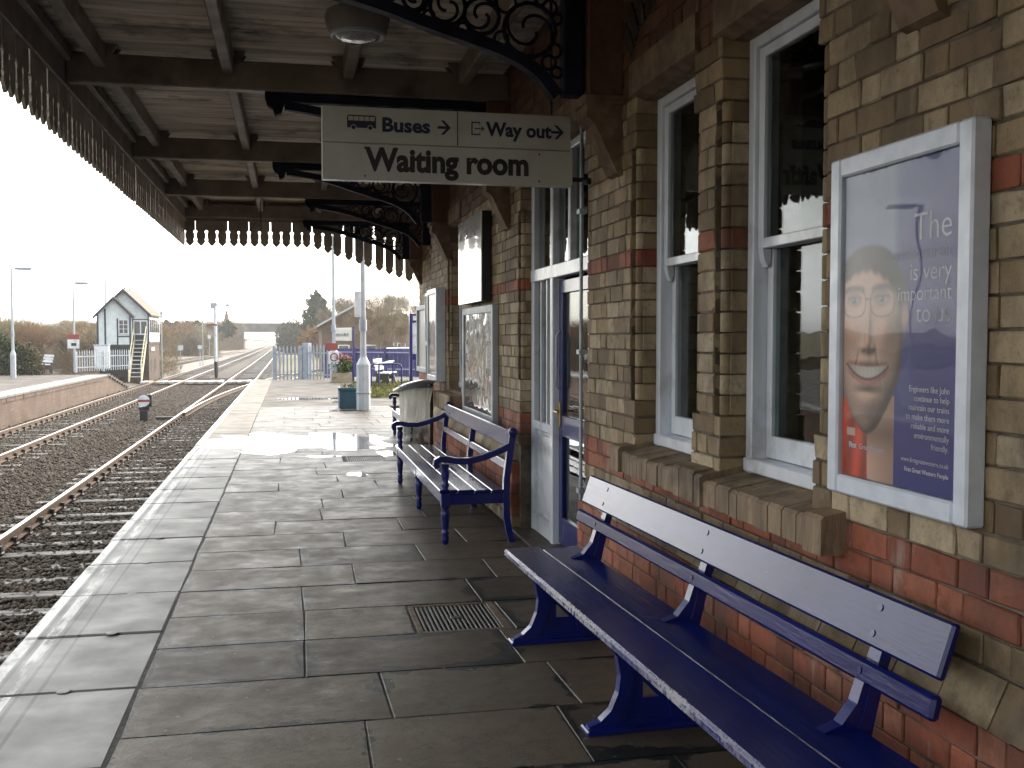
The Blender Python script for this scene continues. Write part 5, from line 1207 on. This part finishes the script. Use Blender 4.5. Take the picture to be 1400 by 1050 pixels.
b.build('trim', DBLUE, PB)
b = MB(); b.box(px0 + .1, px1 - .1, py0 + .06, py0 + .10, BZ0 + .2, ZM - .16); b.build('undercroft', BLACK, PB)
b = MB(); zz0, zz1, xa, xb = 1.80, 2.66, px0 + 1.22, px1 - .14
b.bbox(xa, xb, py0 - .055, py0 - .02, zz0, zz1, .004); WB = b.build('window', WHITE, PB)
b = MB(); 
for i in range(2):
    for j in range(3): w3 = (xb - xa - .14) / 2; h3 = (zz1 - zz0 - .16) / 3; b2 = MB(); b2.box(xa + .05 + i * (w3 + .04), xa + .05 + i * (w3 + .04) + w3, py0 - .062, py0 - .056, zz0 + .05 + j * (h3 + .03), zz0 + .05 + j * (h3 + .03) + h3); b2.build('pane', GLASS if False else mat('dark_pane', (.05, .055, .06), rough=.1, coat=1, croug=.02), WB) if (i + j == 0) else b2.build('pane', MATS['dark_pane'], WB)
DP = MATS['dark_pane']
# roofs with barge boards
def gable_roof(xa, xb, xr, ye0, ye1, ze, zr, par, ov=.18):
    s_ = (zr - ze) / (xr - xa); e = ov
    b = MB(); th = .07
    b.prism([(xa - e, ze - e * s_), (xr, zr), (xr, zr + th), (xa - e - .02, ze - e * s_ + th)], 'y', ye0, ye1); b.prism([(xb + e, ze - e * s_), (xr + .002, zr), (xr + .002, zr + th), (xb + e + .02, ze - e * s_ + th)], 'y', ye0, ye1)
    o = fixn(b.build('roof', SLATE, par))
    b = MB()
    b.prism([(xa - e, ze - e * s_ - .10), (xr, zr - .12), (xr, zr + .06), (xa - e, ze - e * s_ + .05)], 'y', ye0 - .04, ye0 - .002); b.prism([(xb + e, ze - e * s_ - .10), (xr + .001, zr - .12), (xr + .001, zr + .06), (xb + e, ze - e * s_ + .05)], 'y', ye0 - .041, ye0 - .003)
    fixn(b.build('barge_board', DBLUE, o)); return o
rf = gable_roof(x0, x1, xm, y0 - .22, y1 + .2, ZE, ZR, BX)
gable_roof(px0, px1, pm, py0 - .2, y0 - .24, pe, pr_, BX)
for yy, h in ((y0 + .6, .45), (y0 + 2.6, .5)): b = MB(); b.lathe([(.05, 0), (.05, .1), (.02, .14), (.02, h), (.045, h + .03), (.01, h + .1)], (xm, yy, ZR + .03), 8); b.build('finial', DBLUE, rf)
# glazed corner: front panes beside the door head, side windows on the track face
b = MB(); b.bbox(px1 + .06, x1 - .06, y0 - .06, y0 - .02, 1.75, 2.62, .005); WF = b.build('window', WHITE, BX)
for i in range(2): w3 = (x1 - px1 - .30) / 2; MB().box(px1 + .12 + i * (w3 + .07), px1 + .12 + i * (w3 + .07) + w3, y0 - .067, y0 - .061, 1.83, 2.55).build('pane', DP, WF)
b = MB(); b.box(px1 + .0, px1 + .08, y0 - .05, y0 - .02, 1.2, 2.75); b.box(x1 - .05, x1 + .03, y0 - .05, y0 - .001, 1.2, ZE); b.box(px1 + .08, x1 - .05, y0 - .045, y0 - .02, 2.64, 2.70); b.build('corner_post', DBLUE, BX)
b = MB(); b.bbox(x1 + .001, x1 + .04, y0 + .1, y1 - .1, 1.80, 2.78, .005); WS = b.build('window', WHITE, BX)
for i in range(5):
    ya = y0 + .22 + i * .95; MB().box(x1 + .042, x1 + .047, ya, ya + .8, 1.9, 2.68).build('pane', DP, WS)
b = MB(); b.box(x1 + .002, x1 + .05, y0, y1, ZM + .02, ZM + .12); b.build('sill_band', DBLUE, BX)
b = MB(); b.bbox(x1 + .0, x1 + .02, y0 + .9, y0 + 2.6, .75, 1.0, .004); b.build('name_plate', SIGNW, BX)
for ya in (y0 + 1.2, y0 + 2.6): MB().box(x1 - .018, x1 - .012, ya, ya + .5, -.45, .35).build('slit_window', BLACK, BX)
# steps
STP = thing('timber_steps', 'timber steps with pale handrails leading up to the signal box door', 'steps', (px1 + .4, y0 - 1.5, BZ0))
sa, sb = px1 + .10, x1 - .14
for i in range(10):
    z = -.72 + i * .235; yy = y0 - 2.4 + i * .235; MB().bbox(sa + .06, sb - .06, yy, yy + .25, z, z + .05, .006).build('tread', LGREY, STP)
for xx in (sa, sb):
    b = MB(); b.prism([(y0 - 2.5, -.98), (y0 - 2.3, -.98), (y0 - .05, 1.27), (y0 - .05, 1.5), (y0 - 2.5, -.78)], 'x', xx - .03, xx + .03); fixn(b.build('stringer', YEL, STP))
    b = MB(); b.tube([(xx, y0 - 2.45, -.9), (xx, y0 - 2.45, .12), (xx, y0 - .1, 2.25)], .035, 6); b.build('handrail', YEL, STP)
b = MB(); b.box(sa + .06, sb - .06, y0 - .12, y0 - .06, -.6, 1.75); b.build('door', BLACK, BX)

# ------------------------------------------------------------------ signals and lineside things
x, y = -4.82, 70.5
SP = thing('semaphore_signal', 'white semaphore signal post with black foot between the two tracks', 'signal', (x, y, -1.12))
b = MB(); b.tube([(x, y, -1.2), (x, y, .0)], .11, 8); b.build('post_foot', BLACK, SP); b = MB(); b.tube([(x, y, 0), (x, y, 3.75)], [.10, .075], 8); b.build('post', WHITE, SP)
b = MB(); b.lathe([(.10, 0), (.12, .05), (.04, .2), (.01, .3)], (x, y, 3.75), 8); b.build('finial', GALV, SP)
b = MB(); b.bbox(x - .05, x + 1.0, y - .1, y - .08, 3.66, 3.75, .004); b.build('arm', GALV, SP); b = MB(); b.bbox(x + .68, x + .86, y - .104, y - .076, 3.62, 3.79, .001); b.build('arm_end', GALV, SP)
b = MB(); b.bbox(x - .32, x - .04, y - .12, y + .08, 3.5, 3.86, .02); b.build('spectacle', GALV, SP)
b = MB(); b.bbox(x - .45, x + .1, y - .13, y - .10, 2.35, 2.47, .004); b.build('lower_arm', REDP, SP); b = MB(); b.box(x - .14, x - .09, y + .1, y + .14, -.9, 3.5); b.box(x + .09, x + .14, y + .1, y + .14, -.9, 3.5); [b.box(x - .09, x + .09, y + .1, y + .13, -.7 + i * .3, -.67 + i * .3) for i in range(14)]; b.build('ladder', GALV, SP)
x, y = -4.62, 34.8
GS = thing('ground_signal', 'small ground disc signal with red bar standing in the ballast', 'signal', (x, y, -1.12))
b = MB(); b.bbox(x - .12, x + .12, y - .1, y + .16, -1.15, -.72, .01); b.bbox(x - .16, x + .16, y - .02, y + .2, -.72, -.62, .01); b.lathe([(.05, 0), (.05, .16)], (x, y + .05, -.72), 8); b.build('base', BLACK, GS)
def disc(cx, cy, cz, r, th, n=24): b = MB(); b.prism([(cx + r * math.cos(2 * math.pi * i / n), cz + r * math.sin(2 * math.pi * i / n)) for i in range(n)], 'y', cy, cy + th); return b
fixn(disc(x, y - .06, -.42, .185, .02).build('disc', WHITE, GS)); MB().box(x - .18, x + .18, y - .068, y - .0605, -.455, -.385).build('red_bar', REDP, GS)
b = MB(); b.bbox(x + .05, x + .24, y - .03, y + .2, -.62, -.22, .02); b.build('lamp_case', BLACK, GS)
b = MB(); b.bbox(x + .3, x + .9, y + .4, y + .55, -1.12, -.98, .01); b.build('crank', IRON, GS)
def sign_post(px, D, py0, py1, pw, label, base, m=WHITE):
    x, y = G(px, D); w2 = pw * D / FPX / 2; T = thing('lineside_sign', label, 'sign', (x, y, base), 'small lineside signs')
    MB().tube([(x, y, base), (x, y, ZZ(py1, D))], .04, 6).build('post', LGREY, T); MB().bbox(x - w2, x + w2, y - .06, y - .042, ZZ(py1, D), ZZ(py0, D), .004).build('plate', m, T); return T
sign_post(247, 86, 472, 479, 7, 'square white lineside sign nearest the signal box', -1.12); sign_post(273.5, 98, 472, 477, 5.5, 'small white lineside sign left of the thin pole', -1.12); sign_post(286.5, 140, 458, 463, 4, 'far white headed lineside marker near the bridge', -1.12)
for px, D, top, lb in ((277.5, 100, 438, 'thin grey pole beside the small lineside signs'), (221.5, 72, 426, 'thin pole at the right corner of the signal box')):
    x, y = G(px, D); T = thing('pole', lb, 'pole', (x, y, -1.12)); b = MB(); b.tube([(x, y, -1.2), (x, y, ZZ(top, D))], .045, 6); b.build('shaft', LGREY, T); b = MB(); b.bbox(x - .09, x + .09, y - .08, y + .08, ZZ(top, D) - .25, ZZ(top, D), .01); b.build('head', GALV, T)
x, y = G(146, 74); MST = thing('radio_mast', 'tall thin mast rising behind the signal box', 'mast', (x, y, -1.2)); b = MB(); b.tube([(x, y, -1.2), (x, y, 6.6)], [.08, .05], 8); b.build('pole', LGREY, MST); b = MB(); b.tube([(x - .16, y, 6.3), (x + .16, y, 6.3)], .02, 5); b.tube([(x, y, 6.6), (x, y, 7.1)], .015, 5); b.build('aerial', LGREY, MST)

# ------------------------------------------------------------------ road bridge
D = 240
xl, yb = G(333, D); xr, _ = G(386, D)
BR = thing('road_bridge', 'dark girder road bridge crossing the railway in the distance', 'bridge', ((xl + xr) / 2, yb, -1.2))
BRM = mat('bridge_girder_paint', (.10, .10, .10), (.06, .06, .06), .8, .5); ABM = brickwallmat('abutment_brick', (.13, .10, .08), (.09, .07, .06), (.1, .09, .08))
b = MB(); b.bbox(xl - 4, xr + 4, yb, yb + .4, ZZ(454, D), ZZ(441.5, D), .05); b.bbox(xl - 4, xr + 4, yb + 7, yb + 7.4, ZZ(454, D), ZZ(441.5, D), .05)
[b.box(xl - 3 + i * 1.6, xl - 2.85 + i * 1.6, yb - .12, yb - .001, ZZ(453, D), ZZ(442, D)) for i in range(9)]; b.build('girder', BRM, BR)
MB().box(xl - 4, xr + 4, yb + .41, yb + 6.99, ZZ(453, D), ZZ(450, D)).build('deck', BRM, BR)
for a, c in ((xl - 3.2, xl), (xr, xr + 3.4)): MB().box(a, c, yb + .05, yb + 7.3, -1.4, ZZ(454, D) - .003).build('abutment', ABM, BR)
b = MB()
b.prism([(xl - 70, -1.4), (xl - 3.2, -1.4), (xl - 3.2, 3.6), (xl - 12, 3.4), (xl - 70, 2.2)], 'y', yb + 1, yb + 7); b.prism([(xr + 3.4, -1.4), (xr + 90, -1.4), (xr + 90, 2.5), (xr + 14, 3.4), (xr + 3.4, 3.6)], 'y', yb + 1, yb + 7)
o = fixn(b.build('bridge_approach', EARTH)); o['kind'] = 'structure'; o['label'] = 'earth approaches carrying the road to the bridge'

# ------------------------------------------------------------------ buildings beyond the fence
def barn(label, px0, pxr, px1, D, pe, pr, z0, m, dep=10, cat='building', chim=False, group=None, name='brick_barn'):
    xa, ya = G(px0, D); xb, yb_ = G(px1, D); xr_, _ = G(pxr, D); ze, zr = ZZ(pe, D), ZZ(pr, D); y0 = min(ya, yb_)
    T = thing(name, label, cat, ((xa + xb) / 2, y0, z0), group)
    b = MB(); b.prism([(xa, z0), (xb, z0), (xb, ze), (xr_, zr), (xa, ze)], 'y', y0, y0 + dep); b.build('wall', m, T)
    sl = (zr - ze) / (xr_ - xa); b = MB(); e = .35; e2 = min(e, .35)
    s2 = (zr - ze) / (xb - xr_)
    b.prism([(xa - e, ze - e * sl), (xr_, zr + .0), (xr_, zr + .14), (xa - e, ze - e * sl + .14)], 'y', y0 - .3, y0 + dep); b.prism([(xb + e, ze - e * s2), (xr_ + .01, zr), (xr_ + .01, zr + .14), (xb + e, ze - e * s2 + .14)], 'y', y0 - .3, y0 + dep)
    rf_ = fixn(b.build('roof', SLATE, T))
    b = MB(); b.prism([(xa - e, ze - e * sl + .0), (xr_, zr + .0), (xr_, zr + .15), (xa - e, ze - e * sl + .15)], 'y', y0 - .36, y0 - .302); fixn(b.build('verge_board', LGREY, rf_))
    for q in (.3, .68):
        xx = xa + (xb - xa) * q; f_ = MB(); f_.bbox(xx - .45, xx + .45, y0 - .05, y0 - .002, z0 + 1.4, z0 + 2.3, .01); w3 = f_.build('window', WHITE, T); MB().box(xx - .37, xx + .37, y0 - .056, y0 - .051, z0 + 1.48, z0 + 2.22).build('pane', DP, w3)
    return T
barn('red brick gabled shed with a pale roof verge behind the name sign', 440, 489, 538, 84, 444, 417, -1.3, FARBRICK)
HR = brickwallmat('house_brick', (.24, .17, .12), (.2, .14, .10), (.2, .18, .15))
barn('house with a brown pitched roof right of the brick shed', 520, 541, 562, 112, 452, 428, -1.3, HR, 8, 'house', name='house'); barn('second brown roofed house, furthest right behind the totem', 556, 575, 596, 118, 452, 429, -1.3, HR, 8, 'house', name='house')
# parked car behind the fence
x, y = G(549, 52); CR = thing('parked_car', 'white car parked behind the blue fence', 'car', (x, y, -.25))
b = MB(); b.prism([(-2, .3), (-2.05, .75), (-1.2, .85), (-.7, 1.32), (.9, 1.36), (1.6, .9), (2.05, .8), (2.05, .3)], 'y', -.8, .8); fixn(b.build('body', WHITE, CR, local=True)); b = MB(); b.prism([(-1.05, .88), (-.66, 1.26), (.84, 1.3), (1.4, .92)], 'y', -.812, .812); fixn(b.build('windows', DP, CR, local=True))
for xx in (-1.3, 1.3):
    for yy in (-.82, .62): b = disc(xx, yy, .3, .3, .2, 16); fixn(b.build('wheel', BLACK, CR, local=True))

# ------------------------------------------------------------------ trees
def twig_tree(h, spread, n_twig, m, seed, trunk_r, name, low=.25):
    """bare winter tree: trunk and limbs as tubes, twigs as thousands of slivers round the limb ends"""
    rg = random.Random(seed); b = MB(); tips = []
    def grow(p, d, ln, r, dep):
        q = p + d * ln; mid = p + d * ln * .5 + Vector((rg.uniform(-1, 1), rg.uniform(-1, 1), 0)) * ln * .06
        b.tube([p, mid, q], [r, r * .8, r * .6], 5, False)
        if dep == 0: tips.append((q, d)); return
        tips.append((q, d))
        for _ in range(rg.choice((2, 3, 3))):
            nd = (d + Vector((rg.uniform(-1, 1), rg.uniform(-1, 1), rg.uniform(-.1, .7))) * spread).normalized(); grow(q, nd, ln * rg.uniform(.6, .85), r * .58, dep - 1)
    for s_ in range(3 if low < .15 else 1):
        grow(Vector((rg.uniform(-.4, .4) * (low < .15), rg.uniform(-.4, .4) * (low < .15), -.2)), Vector((rg.uniform(-.15, .15), rg.uniform(-.15, .15), 1)).normalized(), h * .3, trunk_r, 4)
    tr = b.mesh('trunk'); tr.materials.append(m)
    g = np.random.default_rng(seed); k = g.integers(0, len(tips), n_twig); P = np.array([t_[0] for t_ in tips])[k]; Dv = np.array([t_[1] for t_ in tips])[k]
    dv = Dv * .7 + g.normal(size=(n_twig, 3)) * .6; dv[:, 2] += .25; dv /= np.linalg.norm(dv, axis=1)[:, None]
    L_ = h * (.05 + .09 * g.random((n_twig, 1))); st = P + g.normal(size=(n_twig, 3)) * h * .035
    sd_ = np.cross(dv, g.normal(size=(n_twig, 3))); sd_ /= np.linalg.norm(sd_, axis=1)[:, None]; wv = sd_ * h * .0022
    if low < .15:
        kk = g.random(n_twig) < .4; a_ = g.random(n_twig) * 6.283; r_ = h * .33 * np.sqrt(g.random(n_twig)); st[kk] = np.stack([r_ * np.cos(a_), r_ * np.sin(a_), h * .38 * g.random(n_twig)], -1)[kk]
    V = np.stack([st - wv, st + wv, st + dv * L_], 1).reshape(-1, 3); F = np.arange(3 * n_twig).reshape(-1, 3)
    me = bpy.data.meshes.new('crown'); me.from_pydata(V.tolist(), [], F.tolist()); me.materials.append(m)
    return tr, me
LF_OLIVE = leafmat('olive_twig', (.13, .13, .06), (.21, .20, .10)); LF_RUST = leafmat('rusty_twig', (.20, .115, .06), (.30, .18, .10))
TW = [twig_tree(5, .75, 6500, LF_TWIG, 1, .11, 'a', .1), twig_tree(5, .85, 6500, LF_OLIVE, 2, .10, 'b', .1), twig_tree(5, .8, 6500, LF_RUST, 5, .12, 'c', .1), twig_tree(5, .7, 5000, LF_PALE, 8, .12, 'h', .1)]
TP2 = [twig_tree(7, .55, 4200, LF_PALE, 3, .14, 'd'), twig_tree(7, .6, 4200, LF_PALE, 4, .13, 'e')]
TB = [twig_tree(7, .62, 1900, LF_TWIG, 13, .16, 'f'), twig_tree(7, .58, 1900, LF_TWIG, 14, .16, 'g')]
def put_tree(pair, px, D, top, z0, h0, name, label, cat, group, wide=1.0):
    x, y = G(px, D); T = thing(name, label, cat, (x, y, z0), group, random.uniform(0, 6.28)); s_ = (ZZ(top, D) - z0) / h0
    T.scale = (s_ * wide, s_ * wide, s_); link('trunk', pair[0], T); link('crown', pair[1], T); return T
ORD = ('first', 'second', 'third', 'fourth', 'fifth', 'sixth', 'seventh', 'eighth', 'ninth')
random.seed(17)
HT = 5.6
for i in range(26):   # scrub wood left, behind the opposite platform
    px = -60 + i * 11 + random.uniform(-5, 5); D = random.uniform(72, 96)
    put_tree(random.choice(TW), px, D, 429 + random.uniform(-9, 14) + (4 if 60 < px < 110 else 0), -1.2, HT, 'scrub_tree', 'leafless scrub tree in the thicket left of the signal box', 'tree', 'leafless scrub left of the signal box', random.uniform(1.2, 1.7))
for i in range(34):   # darker scrub on the bank towards the bridge
    px = 205 + i * 3.35 + random.uniform(-3, 3); D = random.uniform(140, 205) if i < 24 else random.uniform(205, 236)
    put_tree(random.choice(TW), px, D, 438 + random.uniform(-7, 9), -1.2, HT, 'scrub_tree', 'leafless scrub tree on the bank between signal box and bridge', 'tree', 'leafless scrub towards the bridge', random.uniform(1.4, 2.0))
for i, px in enumerate((232, 243, 255, 266, 276, 287, 296)):
    put_tree(TP2[i % 2], px, 215 + 6 * (i % 3), 429 + random.uniform(0, 8), -1, 8.0, 'bare_tree', ORD[i] + ' from the left of the pale leafless trees rising above the scrub by the bridge', 'tree', 'pale leafless trees near the bridge', 1.2)
for i, (px, top) in enumerate(((461, 392), (472, 386), (484, 394), (497, 386), (508, 396), (521, 382), (534, 378), (547, 388), (556, 394))):
    put_tree(TB[i % 2], px, 128 + 7 * (i % 4), top, -1.2, 8.0, 'bare_tree', ORD[i] + ' from the left of the slender leafless trees behind the brick shed and houses', 'tree', 'leafless trees behind the shed', .8)
def conifer(h, r, n, seed, tip=.15):
    def f(g, n_):
        z = g.random(n_) ** .8; a = g.random(n_) * 6.283; rr = r * (1 - z * (1 - tip)) * (.35 + .65 * g.random(n_) ** .5) * (1 + .2 * np.sin(z * 40 + a * 3)); return np.stack([rr * np.cos(a), rr * np.sin(a), h * (.08 + .92 * z)], -1)
    me = leafcloud(n, h * .035, f, seed, .4); me.materials.append(LF_DARK); b = MB(); b.tube([(0, 0, -.3), (0, 0, h * .8)], [h * .03, h * .006], 6); tr = b.mesh('trunk'); tr.materials.append(BARK); return tr, me
CF = [conifer(6, 1.6, 2600, 3), conifer(6, 1.3, 2600, 4), conifer(6, 1.8, 2600, 6)]
rg_ = lobes([(0, 0, 1.2, 1.1, 1.1, 1.3)]); me = leafcloud(2200, .16, rg_, 9); me.materials.append(LF_DARK); b = MB(); b.tube([(0, 0, -.3), (0, 0, 1.2)], [.12, .06], 6); trk = b.mesh('trunk'); trk.materials.append(BARK); RB = (trk, me)
for i, px in enumerate((229, 237, 243, 258, 271, 286, 300, 313)):
    x, y = G(px, 172); T = thing('round_evergreen', ORD[i] + ' from the signal box of the small rounded evergreens on the bank', 'tree', (x, y, 1.5 + random.uniform(-.3, .3)), 'rounded evergreens on the bank'); s_ = random.uniform(.85, 1.1); T.scale = (s_, s_, s_); link('trunk', RB[0], T); link('crown', RB[1], T)
for i in range(18):
    px = 452 + i * 7.2; put_tree(CF[i % 3], px, 150 + random.uniform(0, 25), 431 + random.uniform(-6, 8), -1.2, 6, 'conifer', 'dark conifer in the row beyond the shed and houses', 'tree', 'conifers beyond the shed', 1.2)
for i, (px, top, D) in enumerate(((503, 400, 70), (522, 408, 74), (541, 402, 72), (556, 412, 76))):
    put_tree(TB[i % 2], px, D, top, -1.2, 8.0, 'bare_tree', ('slender leafless tree just right of the lamp post, in front of the shed', 'leafless tree in front of the right end of the brick shed', 'leafless tree in front of the first brown roofed house', 'leafless tree in front of the second brown roofed house')[i], 'tree', 'leafless trees in front of the shed', .9)
tt = put_tree(CF[1], 310.5, 230, 426, -1.2, 6, 'brown_conifer', 'pointed russet conifer standing behind the semaphore signal', 'tree', None, .8)
nm = leafcloud(2600, .2, lambda g, n: np.stack([(1 - (z := g.random(n))) * 1.5 * np.cos(a := g.random(n) * 6.28), (1 - z) * 1.5 * np.sin(a), 6 * (.1 + .9 * z)], -1), 12, .4); nm.materials.append(LF_PALE); [setattr(c, 'data', nm) for c in kids(tt) if c.name.startswith('crown')]
x, y = G(434, 150); bush('tall rounded dark evergreen tree left of the brick shed', 'tree', x, y, -1.2, [(0, 0, 5.5, 1.9, 1.9, 3.2), (-.9, .3, 3.8, 1.5, 1.5, 2.5), (.9, -.2, 4.8, 1.3, 1.4, 2.8), (0, 0, 7.6, 1.2, 1.2, 1.7), (.3, 0, 2.6, 2.0, 1.8, 2)], 16000, .17, LF_DARK, 'evergreen_tree', seed=5, trunk=5)
x, y = G(425, 140); bush('russet leaved tree in front of the tall evergreen', 'tree', x, y, -1.2, [(0, 0, 2.2, 1.6, 1.5, 1.9), (-.8, 0, 1.6, 1.1, 1.1, 1.4), (.6, 0, 2.6, 1.2, 1.2, 1.3)], 6500, .13, LF_ORNG, 'russet_tree', seed=6, trunk=2.2)
for i, (px, top) in enumerate(((388, 441), (396, 439), (404, 436), (411, 440))):
    x, y = G(px, 190); h = ZZ(top, 190) + 1.2; bush(ORD[i] + ' from the bridge of four dark evergreen shrubs by its right abutment', 'tree', x, y, -1.2, [(0, 0, h * .5, 1.5, 1.5, h * .5), (.4, .3, h * .35, 1.6, 1.4, h * .4)], 3800, .16, LF_DARK, 'evergreen_shrub', 'evergreen shrubs by the bridge', 20 + i, 2)
for i in range(16):   # scrub seen through the bridge
    px = 336 + i * 2.6; put_tree(TP2[i % 2], px, 420 + random.uniform(0, 120), 462 + i * .5 + random.uniform(-3, 2), -1, 8, 'bare_tree', 'hazy pale tree seen under the bridge', 'tree', 'pale trees seen under the bridge', 1.5)

# ------------------------------------------------------------------ thin bright winter haze
b = MB(); b.box(-1200, 1200, -250, 2000, -2.9, 14)
m = bpy.data.materials.new('haze'); m.use_nodes = True; t = m.node_tree; t.nodes.remove(t.nodes['Principled BSDF']); v = N(t, 'VolumePrincipled'); v.inputs['Color'].default_value = (.92, .93, .95, 1); v.inputs['Density'].default_value = .0006; v.inputs['Anisotropy'].default_value = .3
t.links.new(v.outputs[0], t.nodes['Material Output'].inputs['Volume']); o = b.build('haze', m); o['kind'] = 'stuff'; o['label'] = 'thin pale winter haze over the railway'
